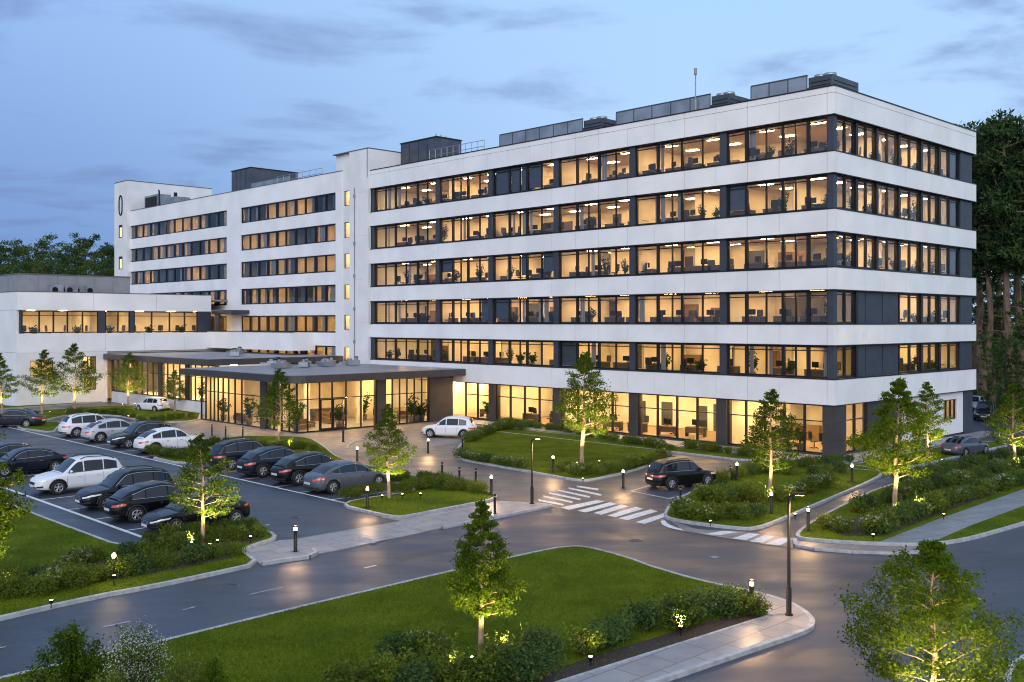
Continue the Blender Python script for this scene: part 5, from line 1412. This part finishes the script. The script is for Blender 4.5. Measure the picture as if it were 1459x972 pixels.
near_shrub(150, 1090, 960, 120, 96, 0, 'low dark bush in front of the two tall lower left bushes', 'bush', 5000, .055, leafm='shrub')
# garden trees
TR = [(685, 945, 716, 96, 'slim young tree with a lit white trunk alone on the front lawn', 21),
      (289, 781, 620, 92, 'slim tree lit from below in front of the black saloon', 22),
      (554, 713, 577, 66, 'small tree on the planted island beside the grey car', 23),
      (397, 641, 526, 62, 'narrow tree before the left glass wall of the pavilion', 24),
      (829, 664, 502, 88, 'tree standing alone on the entrance lawn before the ground floor windows', 25),
      (1097, 714, 555, 84, 'tree on the island by the crossing, left of the dark corner', 26),
      (1275, 733, 540, 104, 'tall dark tree before the right end of the tall block', 27),
      (1322, 662, 545, 60, 'smaller tree close behind the tall dark tree', 28),
      (1446, 670, 548, 70, 'tree at the right edge beyond the walkway', 29),
      (60, 592, 499, 52, 'left one of two trees before the white low building', 30),
      (106, 590, 490, 60, 'right one of two trees before the white low building', 31),
      (183, 580, 503, 50, 'tree before the dark edge of the glazed corridor', 32),
      (3, 592, 503, 44, 'tree cut by the left edge before the low building', 33),
      (249, 588, 528, 36, 'small dark tree left of the pavilion corner', 34),
      (1423, 552, 497, 34, 'small lit tree in front of the dark forest', 35),
      (1327, 1045, 774, 238, 'broad young tree in the lower right corner, lit from below', 36),
      (-45, 850, 560, 150, 'tree reaching in at the left edge with bright yellow lit leaves', 37)]
tree_pts = []
for px, yb, yt, wpx, lb, sd in TR:
    p = G(px, yb); h = (yb-yt)*p.y/F; w = wpx*p.y/F*(.84 if px != 1327 else .86)
    big = px in (1327, 685, -45)
    t = garden_tree('garden_tree', h, w, sd, lb, nleaf=21000 if px == 1327 else (13500 if px in (685, -45, 1275) else 8200), lsz=max(.062, h*.0160) if px != 1327 else .066, shape='cone', clear=.24 if px not in (-45, 1327) else .16, dens=1.25 if big else 1.0)
    t.location = (p.x, p.y, .12); tree_pts.append((p, h, w, px, t))
# forest
def forest_tree(seed, kind):
    r = random.Random(seed); root = empty('forest_tree', (0, 0, 0), 0, 'x', 'tree'); H = 26
    q = MB(); pts = [Vector((r.gauss(0, .12)*i, r.gauss(0, .12)*i, H*.96*i/8)) for i in range(9)]
    q.tube(pts, [.34*(1-i/8)**.8+.05 for i in range(9)], 9)
    nodes = []
    c0_ = .50 if kind == 'pine' else .25
    nb = 26
    for i in range(nb):
        e = (i+.5)/nb; f = c0_+(.98-c0_)*e; az = i*2.4+r.uniform(-.6, .6)
        env = (3.2 if kind == 'pine' else 4.4)*sqrt(max(.04, 1-((e-.45)/.6)**2))*r.uniform(.55, 1.15)
        b = pts[min(8, int(f*8))].copy(); b.z = f*H*.96
        tip = b+Vector((cos(az)*env, sin(az)*env, env*r.uniform(.0, .5)))
        q.tube([b, b.lerp(tip, .5)+Vector((0, 0, -.1*env)), tip], [.11*(1-e*.6), .06, .02], 5, cap=False)
        for k in (.45, .7, 1.0):
            nodes.append((b.lerp(tip, k)+Vector((r.gauss(0, .4), r.gauss(0, .4), r.gauss(0, .3))), r.uniform(.55, 1.1)))
    nodes.append((pts[8]+Vector((0, 0, .3)), .8))
    if kind == 'pine':
        for i in range(9):
            az = r.uniform(0, 6.28); z = r.uniform(.18, .42)*H; b = pts[3].copy(); b.z = z
            q.tube([b, b+Vector((cos(az)*1.6, sin(az)*1.6, r.uniform(-.2, .8)))], [.05, .015], 4, cap=False)
    q.build('trunk', M['barkpine' if kind == 'pine' else 'barkdark'], root)
    q = MB()
    for p, rad in nodes:
        for _ in range(64):
            o = Vector((r.gauss(0, 1), r.gauss(0, 1), r.gauss(0, .55)))*rad*.56
            leafquad(q, p+o, r.uniform(.22, .44), r)
    q.build('crown', M['leafpine' if kind == 'pine' else 'leafforest'], root)
    return root
FT = [forest_tree(61, 'pine'), forest_tree(62, 'broad'), forest_tree(63, 'broad'), forest_tree(64, 'pine')]
fr = random.Random(9); fc = {}
def ftree(x, y, h, where, kinds=(0, 1, 2, 3)):
    fc[where] = fc.get(where, 0)+1; src = FT[fr.choice(kinds)]; s_ = h/26
    place(src, (x, y, 0), fr.uniform(0, 6.28), f'{ORD[min(30, fc[where])]} tall tree from the left {where}', 'tall trees '+where, (s_*fr.uniform(.9, 1.2), s_*fr.uniform(.9, 1.2), s_))
def atpx(px, Y): return (px-CX)*Y/F
for px, Y, top in sorted([(1352, 118, 175), (1372, 104, 172), (1398, 112, 190), (1413, 100, 205), (1440, 98, 150), (1456, 108, 158), (1475, 96, 165), (1500, 100, 160), (1530, 98, 170), (1385, 125, 200), (1425, 120, 195)]):
    ftree(atpx(px, Y), Y, HC+(YH-top)*Y/F, 'in the forest edge right of the tall block', (0, 1, 3, 0))
for px in range(1300, 1760, 30): 
    Y = fr.uniform(132, 160); ftree(atpx(px+fr.uniform(-8, 8), Y), Y, fr.uniform(15, 24), 'in the deeper forest on the right')
tops = [(-60, 345), (-25, 350), (5, 342), (25, 340), (48, 348), (62, 332), (85, 350), (100, 340), (118, 331), (138, 348), (150, 345), (168, 352), (190, 350), (215, 355)]
for px, top in tops:
    Y = fr.uniform(185, 205); ftree(atpx(px, Y), Y, HC+(YH-top)*Y/F, 'in the wood behind the low building', (1, 2, 1, 2, 3))
for px in range(-90, 240, 16):
    Y = fr.uniform(170, 182); ftree(atpx(px, Y), Y, HC+(YH-fr.uniform(362, 385))*Y/F, 'in the lower front of the wood on the left', (1, 2))
for px, Y, top in sorted([(1412, 90, 470), (1436, 92, 480), (1462, 88, 440), (1480, 90, 400), (1405, 118, 400), (1425, 118, 420)]):
    ftree(atpx(px, Y), Y, HC+(YH-top)*Y/F, 'in young growth by the forest edge', (1, 2))
# low undergrowth of the forest as one mass
q = MB(); r = random.Random(77)
for i in range(900):
    px = r.uniform(1335, 1700); Y = r.uniform(92, 135)
    if atpx(px, Y) < 50: continue
    c = Vector((atpx(px, Y), Y, 0)); hh = r.uniform(.5, 2.6)
    for _ in range(26): leafquad(q, c+Vector((r.gauss(0, .6), r.gauss(0, .6), abs(r.gauss(0, .5))*hh)), r.uniform(.2, .45), r)
for i in range(700):
    x = r.uniform(48, 110); Y = r.uniform(140, 160); c = Vector((x, Y, 0)); hh = r.uniform(2, 8)
    for _ in range(34): leafquad(q, c+Vector((r.gauss(0, 1.6), r.gauss(0, 1.6), r.uniform(0, hh))), r.uniform(.5, 1.0), r)
tag(q.build('undergrowth', M['leafpine']), kind='stuff')
q = MB()
for i in range(1100):
    x = r.uniform(-330, -55); Y = r.uniform(205, 225); c = Vector((x, Y, 0)); hh = r.uniform(6, 19)
    for _ in range(26): leafquad(q, c+Vector((r.gauss(0, 2), r.gauss(0, 2), r.uniform(0, hh))), r.uniform(.7, 1.5), r)
tag(q.build('woodland', M['leafforest']), kind='stuff')
# grass blades on the near lawns
def inpoly(x, y, poly):
    c = False; j = len(poly)-1
    for i in range(len(poly)):
        if (poly[i][1] > y) != (poly[j][1] > y) and x < (poly[j][0]-poly[i][0])*(y-poly[i][1])/(poly[j][1]-poly[i][1])+poly[i][0]: c = not c
        j = i
    return c
r = random.Random(13); q = MB(); lawnA = P2([p for p in A1 if True]); wk = P2(walkA); bd = P2([(1098, 883), (1060, 874), (1000, 884), (940, 905), (860, 925), (800, 950), (640, 930), (590, 955), (520, 960), (450, 1030), (500, 1073), (600, 1040), (860, 957)])
n_ = 0
def near(x, y, poly, d=.22): return any(inpoly(x+a, y+b, poly) for a, b in ((d, 0), (-d, 0), (0, d), (0, -d), (0, 0)))
def deep(x, y, poly, d=.24): return all(inpoly(x+a, y+b, poly) for a, b in ((d, 0), (-d, 0), (0, d), (0, -d)))
def blade(x, y, h, z=.12):
    a = r.uniform(0, 6.28); w = h*.22; dx, dy = cos(a)*w, sin(a)*w; b = r.uniform(0, 6.28); l = h*r.uniform(.1, .8)
    q.add([(x-dx, y-dy, z), (x+dx, y+dy, z), (x+cos(b)*l, y+sin(b)*l, z+h)], [(0, 1, 2)])
while n_ < 62000:
    Y = 24+(45-24)*r.random()**1.3; X = r.uniform(-24, 13)
    if abs(X) > Y*.53 or not deep(X, Y, lawnA) or near(X, Y, wk): continue
    if inpoly(X, Y, bd) and r.random() < .85: continue
    blade(X, Y, r.uniform(.03, .075)); n_ += 1
tag(q.build('grass', M['blade']), kind='stuff')
q = MB(); lb_ = P2([p for p in B1 if isinstance(p, tuple)]+[]); lb2 = P2(B1); n_ = 0
while n_ < 22000:
    Y = r.uniform(30, 52); X = r.uniform(-28, -9)
    if abs(X) > Y*.53 or not deep(X, Y, lb2): continue
    blade(X, Y, r.uniform(.03, .07)); n_ += 1
q2 = [P2(C1), P2(G1), P2(H1), P2(E1)]; n_ = 0; hw_ = P2([(1251, 777), (1330, 776), (1380, 754), (1459, 724), (1600, 668), (1600, 645), (1459, 700), (1330, 746)])
while n_ < 40000:
    Y = r.uniform(40, 82); X = r.uniform(-14, 42)
    if abs(X) > Y*.53 or near(X, Y, hw_) or not any(deep(X, Y, g) for g in q2): continue
    blade(X, Y, r.uniform(.04, .09)); n_ += 1
tag(q.build('grass', M['blade']), kind='stuff')

# ================================================================== LAMPS
WARM = (1.0, .60, .30)
BO = empty('bollard_light', (0, 0, 0), 0, 'x', 'bollard light')
q = MB(); q.lathe([(0, 0), (.13, 0), (.13, .02), (.075, .025), (.075, .86), (0, .86)], 14); q.build('post', M['black'], BO)
q = MB(); q.lathe([(0, .86), (.062, .862), (.062, .985), (0, .985)], 14); q.build('lens', M['bulb'], BO)
q = MB(); q.lathe([(0, .985), (.08, .985), (.08, 1.03), (.05, 1.05), (0, 1.05)], 14); q.build('cap', M['black'], BO)
for k in range(0):
    pass
BL = [(421, 787, 'on the paving beside the main road, left of centre'), (523.5, 727, 'on the planted island beside the blue grey car'), (509, 659, 'on the forecourt between the pavilion and slim island tree'),
      (700, 708, 'at the right tip of the planted island'), (788, 676, 'on the entrance lawn corner left of its tree'), (888, 696, 'on the paving left of the black car bay'),
      (1099, 735, 'at the foot of the tree on the crossing island'), (1151.5, 760, 'at the tip of the right hand island by the crossing'), (1214, 690, 'beside the drive past the dark corner column'),
      (1071, 879, 'on the grass tip beside the tall street lamp'), (610, 646, 'on the forecourt in front of the white hatchback'), (1050, 687, 'on the kerb right of the black car bay')]
for px, py, lb in BL:
    p = G(px, py); d = place(BO, (p.x, p.y, .02 if px in (421, 509, 610, 888) else .12), 0, 'lit black bollard '+lb, 'lit bollards', 1.0)
    l = point_light((0, 0, .93), 66 if py > 700 else 52, .07, WARM, d); l.name = 'lamp_light'
    l.location = (0, 0, 1.13)
# unlit slim posts
PO = empty('bollard_post', (0, 0, 0), 0, 'x', 'bollard')
q = MB(); q.lathe([(0, 0), (.09, 0), (.09, .02), (.06, .03), (.06, .95), (0, .97)], 12); q.build('post', M['black'], PO)
q = MB(); q.lathe([(.061, .8), (.063, .8), (.063, .86), (.061, .86)], 12); q.build('band', M['steel'], PO)
for px, py, lb in [(705, 733, 'on the crossing paving right of the planted island'), (654.6, 690, 'farthest of the pair behind the planted island'), (678, 692, 'nearest of the pair behind the planted island'), (630, 682, 'behind the middle of the planted island'), (659, 641, 'at the left tip of the entrance lawn'),
                   (969.7, 721, 'at the left tip of the crossing island'), (1041, 687, 'beside the lit bollard right of the black car'), (321.5, 625, 'middle one before the left pavilion glass'), (346, 626, 'right one before the left pavilion glass'), (302, 622, 'left one before the left pavilion glass')]:
    p = G(px, py); place(PO, (p.x, p.y, .02), 0, 'unlit black post '+lb, 'unlit bollards', 1.0)
# street lamps
def street_lamp(px, yb, yt, label, arm, en):
    p = G(px, yb); h = (yb-yt)*p.y/F; r_ = empty('street_lamp', (p.x, p.y, .12), 0, label, 'street lamp')
    q = MB(); q.lathe([(0, 0), (.13, 0), (.13, .03), (.085, .05), (.085, .85), (.055, .87), (.045, h-.1), (0, h-.1)], 12); q.build('pole', M['black'], r_)
    q = MB(); q.tube([(0, 0, h-.12), (arm*.5, 0, h-.05)], .03, 6); q.build('arm', M['black'], r_)
    q = MB(); x0, x1 = sorted((arm*.3, arm)); q.box(x0, x1, -.09, .09, h-.06, h); q.build('lamp_head', M['black'], r_)
    q = MB(); q.box(x0+.05, x1-.05, -.06, .06, h-.075, h-.062); q.build('lens', M['bulb'] if en else M['greypanel'], r_)
    if en:
        l = bpy.data.lights.new('lamp_light', 'SPOT'); l.energy = en; l.spot_size = radians(140); l.spot_blend = .8; l.color = WARM; l.shadow_soft_size = .1
        o = bpy.data.objects.new('lamp_light', l); COL.objects.link(o); o.parent = r_; o.location = (arm*.7, 0, h-.1)
    return r_
street_lamp(1124, 882, 708, 'tall black street lamp on the paved corner near the lower right', .5, 450)
street_lamp(758, 721, 627, 'slim black street lamp beside the crossing at the lawn tip', .45, 380)
street_lamp(489, 632, 567, 'slim black street lamp before the pavilion doors', .35, 300)
# garden spotlights under trees
GS = empty('garden_spotlight', (0, 0, 0), 0, 'x', 'garden spotlight')
q = MB(); q.tube([(0, 0, 0), (0, 0, .18)], .015, 6); q.lathe([(0, .16), (.05, .16), (.065, .26), (.06, .27), (0, .25)], 12); q.build('housing', M['black'], GS)
q = MB(); q.lathe([(0, .262), (.055, .272)], 12); q.build('lens', M['bulb'], GS)
YEL = (1.0, .74, .30)
def uplight(x, y, en, lb, aim=(0, 0, 1), size=95, z=.12):
    g = place(GS, (x, y, z), 0, lb, 'garden spotlights in the planting', 1.0)
    l = bpy.data.lights.new('lamp_light', 'SPOT'); l.energy = en; l.spot_size = radians(size); l.spot_blend = .7; l.color = YEL; l.shadow_soft_size = .05
    o = bpy.data.objects.new('lamp_light', l); COL.objects.link(o); o.parent = g; o.location = (0, 0, .29)
    d = Vector(aim).normalized(); o.rotation_euler = d.to_track_quat('-Z', 'Y').to_euler()
for p, h, w, px, t in tree_pts:
    if px == 249: continue
    e = (36 if px not in (60, 106, 183, 3) else 22)*h*h*(1.0 if px not in (397, 554) else .8)
    nm = t['label']
    for k, a in enumerate((-1.9, -.4) if px not in (1423, 3) else (-1.5,)):
        x, y = p.x+cos(a)*.16*h, p.y+sin(a)*.16*h
        short = {685: 'alone on the front lawn', 289: 'before the black saloon', 554: 'beside the grey car', 397: 'before the pavilion glass', 829: 'on the entrance lawn', 1097: 'on the crossing island', 1275: 'before the right end of the block', 1322: 'behind the tall dark tree', 1446: 'at the right edge', 60: 'left of two before the low building', 106: 'right of two before the low building', 183: 'before the glazed corridor', 3: 'at the left edge by the low building', 1423: 'in front of the forest', 1327: 'in the lower right corner', -45: 'reaching in at the left edge'}[px]
        uplight(x, y, e, f'{["left", "right"][k]} small spotlight under the tree {short}', (-cos(a)*.10, -sin(a)*.10, 1))
for px, py, lb in ((168, 832, 'in the near hedge on the left'), (15, 845, 'at the left end of the near hedge'), (303, 786, 'right of the slim tree by the black saloon'), (552, 975, 'left of the front lawn tree'), (967, 906, 'added under the bright shrub by the front footway'), (450, 706, 'under the rear of the black parked car') , (1130, 742, 'added on the crossing island right of its bollard'), (830, 690, 'added under the front edge shrubs of the entrance lawn'), (1240, 772, 'added before the pale shrubs at the right hand island tip'), (600, 712, 'added in the front row of the planted island'), (360, 775, 'added at the right end of the near hedge'), (80, 868, 'added before the long near hedge'), (1010, 752, 'added before the shrubs at the crossing island tip'), (840, 950, 'added between dark shrubs along the front footway'), (1340, 742, 'added before the shrubs along the right walkway'), (640, 975, 'added before the shrubs around the front lawn tree'), (185, 598, 'added on the lawn before the glazed corridor'), (430, 655, 'added before the shrubs right of the pavilion tree'), (925, 672, 'added at the right tip of the entrance lawn')):  # most of these spots are added to brighten the shrubs
    if px == 450: continue
    p = G(px, py); uplight(p.x, p.y-.35, 110, 'small lit garden spotlight '+lb, (0, .5, 1), 130)
# glowing globe on a stake in the near hedge
p = G(168, 836); r_ = empty('stake_lamp', (p.x, p.y-.35, .12), 0, 'small glowing lamp on a thin stake before the near hedge', 'garden lamp')
q = MB(); q.tube([(0, 0, 0), (0, 0, .95)], .018, 6); q.build('stake', M['black'], r_)
q = MB(); q.lathe([(0, .95), (.05, .97), (.07, 1.04), (.05, 1.12), (0, 1.14)], 12); q.build('globe', M['bulb'], r_); point_light((0, -.12, 1.05), 22, .06, YEL, r_)

# ================================================================== FURNITURE BEHIND THE GLASS
def proto(name, cat): return empty(name, (0, 0, 0), 0, 'x', cat)
DK = proto('office_desk', 'desk'); q = MB(); q.box(-.8, .8, -.4, .4, .72, .76); q.build('desk_top', M['desk'], DK)
q = MB(); q.box(-.76, .76, .36, .39, .3, .715); q.build('front_panel', M['desk'], DK)
for a in (-1, 1):
    q = MB(); q.box(a*.74-.03, a*.74+.03, -.36, .33, 0, .715); q.build('leg', M['chairm'], DK)
CHR = proto('office_chair', 'chair'); q = MB(); q.lathe([(0, .44), (.24, .45), (.26, .49), (.2, .52), (0, .52)], 10); q.build('seat', M['chairm'], CHR)
q = MB(); pts = []; q.tube([(0, .2, .5), (0, .26, .62)], .03, 6); vs = []
for i in range(5):
    for j in range(5):
        x = (-1+j/2)*.25*(1-.12*abs(i-2)/2); vs.append((x, .24+.05*(1-abs(-1+j/2))+.03*(i/4), .60+.125*i))
for i in range(5):
    for j in range(5):
        x = (-1+j/2)*.25*(1-.12*abs(i-2)/2); vs.append((x, .29+.05*(1-abs(-1+j/2))+.03*(i/4), .60+.125*i))
fs = [(i*5+j, i*5+j+1, i*5+j+6, i*5+j+5) for i in range(4) for j in range(4)]+[(25+i*5+j, 25+i*5+j+5, 25+i*5+j+6, 25+i*5+j+1) for i in range(4) for j in range(4)]
q.add(vs, fs, 0, True); q.build('backrest', M['chairm'], CHR)
q = MB(); q.tube([(0, 0, .08), (0, 0, .45)], .03, 7)
for k in range(5): a = k*1.2566; q.tube([(0, 0, .12), (cos(a)*.3, sin(a)*.3, .05)], .022, 5)
q.build('base', M['black'], CHR)
MO = proto('desk_monitor', 'monitor'); q = MB(); q.box(-.29, .29, -.015, .015, .12, .48); q.build('screen_housing', M['black'], MO)
q = MB(); q.lathe([(0, 0), (.11, 0), (.11, .012), (.02, .02), (.02, .2)], 10); q.build('stand', M['black'], MO)
def plant(seed, h, n):
    r = random.Random(seed); P_ = proto('potted_plant', 'potted plant'); q = MB(); q.lathe([(0, 0), (.16, 0), (.2, .36), (.185, .36), (.17, .3), (0, .3)], 14); q.build('pot', M['pot'], P_)
    q = MB(); st = MB()
    for i in range(14):
        az = i*2.4; L = h*r.uniform(.5, 1); R = r.uniform(.12, .42); tip = Vector((cos(az)*R, sin(az)*R, .32+L)); b = Vector((0, 0, .3))
        st.tube([b, b.lerp(tip, .5)+Vector((0, 0, .08)), tip], [.012, .009, .004], 4, cap=False)
        for j in range(n): leafquad(q, b.lerp(tip, r.uniform(.35, 1.05))+Vector((r.gauss(0, .07), r.gauss(0, .07), r.gauss(0, .06))), r.uniform(.09, .2), r)
    st.build('stem', M['plantleaf'], P_); q.build('leaves', M['plantleaf'], P_); return P_
PL = [plant(1, 1.1, 12), plant(2, 1.5, 12), plant(3, .75, 16)]
SOF = proto('lounge_sofa', 'sofa')
q = MB(); q.box(-.9, .9, -.4, .25, .12, .42); q.build('seat', M['cabinet'], SOF); q = MB(); q.box(-.9, .9, .26, .42, .12, .82); q.build('backrest', M['cabinet'], SOF)
for a in (-1, 1):
    q = MB(); q.box(a*.98-.075, a*.98+.075, -.4, .42, .12, .6); q.build('armrest', M['cabinet'], SOF)
fu = random.Random(31); fcount = {}
def furn(src, kind, s, t, z, rz, where, grp, sc=1.0):
    key = (kind, where); fcount[key] = fcount.get(key, 0)+1; n = fcount[key]
    place(src, W(s, t, z), A0+rz, f'{ORD[min(n, 30)]} {kind} from the corner {where}', grp, sc)
for k in range(5):
    z = BANDS[k][1]-.15+.005; w_ = f'behind the {STOR[k]} windows, long side'
    t = 1.6
    while t < 50:
        t += fu.uniform(.5, 1.1)
        if any(abs(t-p_) < .9 for p_ in PT): t += .9
        s = fu.uniform(1.35, 2.1); u = fu.random()
        if u < .55:
            furn(DK, 'dark desk', s, t, z, pi/2, w_, 'office desks behind the glass', 1.0)
            furn(MO, 'black monitor', s, t+fu.uniform(-.35, .35), z+.76, pi/2+fu.uniform(-.4, .4), w_, 'desk monitors', 1.1)
            furn(CHR, 'office chair', s+.75 if fu.random() < .6 else s-.62, t+fu.uniform(-.3, .3), z, fu.uniform(0, 6.2), w_, 'office chairs behind the glass', 1.15); t += 1.3
        elif u < .8:
            furn(PL[fu.randrange(3)], 'potted plant', fu.uniform(.95, 1.5), t, z, fu.uniform(0, 6), w_, 'potted plants behind the glass', fu.uniform(.85, 1.2)); t += .4
        elif u < .92: furn(CHR, 'office chair', s, t, z, fu.uniform(0, 6.2), w_, 'office chairs behind the glass', 1.15)
    for i in range(6):
        if k < 2 and i in (1, 2): continue
        a, b = SP[i], SP[i+1]; w2 = f'behind the {STOR[k]} windows, short side'
        furn(PL[(i+k) % 3], 'potted plant', a+fu.uniform(.8, 1.2), fu.uniform(.95, 1.4), z, fu.uniform(0, 6), w2, 'potted plants behind the glass', fu.uniform(.8, 1.15))
        if fu.random() < .8: furn(CHR, 'office chair', b-fu.uniform(.8, 1.3), 1.4, z, fu.uniform(0, 6), w2, 'office chairs behind the glass', 1.15)
        if fu.random() < .5: furn(DK, 'dark desk', (a+b)/2, 2.2, z, 0, w2, 'office desks behind the glass', 1.0)
w_ = 'behind the ground floor glass'
t = 2.0
while t < 36:
    t += fu.uniform(.9, 1.8)
    if any(abs(t-c[0]) < 1 for c in gcol): t += 1.1
    u = fu.random(); s = fu.uniform(1.6, 4.2)
    if u < .45:
        furn(DK, 'dark desk', s, t, .145, pi/2+fu.choice([0, .3]), w_, 'office desks behind the glass', 1.0); furn(CHR, 'office chair', s+.8, t, .145, fu.uniform(0, 6), w_, 'office chairs behind the glass', 1.15)
        furn(MO, 'black monitor', s, t, .145+.76, pi/2, w_, 'desk monitors', 1.25); t += 1
    elif u < .7: furn(PL[fu.randrange(3)], 'potted plant', fu.uniform(1.1, 2), t, .145, 0, w_, 'potted plants behind the glass', 1.4)
    else: furn(CHR, 'office chair', s, t, .145, fu.uniform(0, 6), w_, 'office chairs behind the glass', 1.15)
for s, t, k in ((2.4, 2.0, 0), (3.2, 3.3, 1)): furn(CHR, 'office chair', s, t, .145, k, 'behind the corner glass of the short side', 'office chairs behind the glass', 1.15)
w_ = 'inside the entrance pavilion'
for s, t, rz in ((-15.5, 41, .3), (-15, 46.5, 1.2), (-10.5, 43.8, 0), (-3.8, 41.3, -.4), (-16, 50.5, 1.57)): furn(SOF, 'brown sofa', s, t, .055, rz, w_, 'sofas in the entrance pavilion', 1.0)
for s, t, c in ((-16.8, 40, 1), (-12.8, 39.6, 0), (-5.0, 39.4, 1), (-3.9, 39.3, 2), (-2.6, 39.6, 0), (-7, 44, 1), (-16.9, 47.7, 1), (-16.6, 53, 0), (-4.4, 39.5, 2)): furn(PL[c], 'potted plant', s, t, .055, s, w_, 'potted plants in the entrance pavilion', 1.5)
for s, t in ((-13.5, 43), (-12.5, 44.2), (-11.2, 41.5), (-8.2, 42.8), (-7.6, 41.2), (-16.2, 43.2), (-15.6, 48.6), (-2.4, 42.5)): furn(CHR, 'lobby chair', s, t, .055, s*3, w_, 'lobby chairs in the pavilion', 1.2)
r_ = empty('reception_counter', W(-10, 46.6, .055), A0, 'long wooden reception counter inside the entrance pavilion', 'counter')
q = MB(); q.box(-2.4, 2.4, -.35, .35, 0, 1.05); q.build('counter_body', M['cabinet'], r_); q = MB(); q.box(-2.5, 2.5, -.45, .42, 1.053, 1.1); q.build('counter_top', M['door'], r_)
w_ = 'in the upper floor of the low building'
for i in range(15):
    s = -24.3+1.45*i; furn([CHR, PL[2], CHR][i % 3], ['office chair', 'potted plant', 'office chair'][i % 3], s+fu.uniform(-.3, .3), TL+fu.uniform(1, 2.2), 7.42, fu.uniform(0, 6), w_, 'furniture behind the low building windows', 1.35)
w_ = 'in the glazed corridor'
for i in range(6): furn([CHR, PL[1]][i % 2], ['office chair', 'potted plant'][i % 2], -13.4, 60+3.6*i, .905, i, w_, 'furniture in the glazed corridor', 1.3)
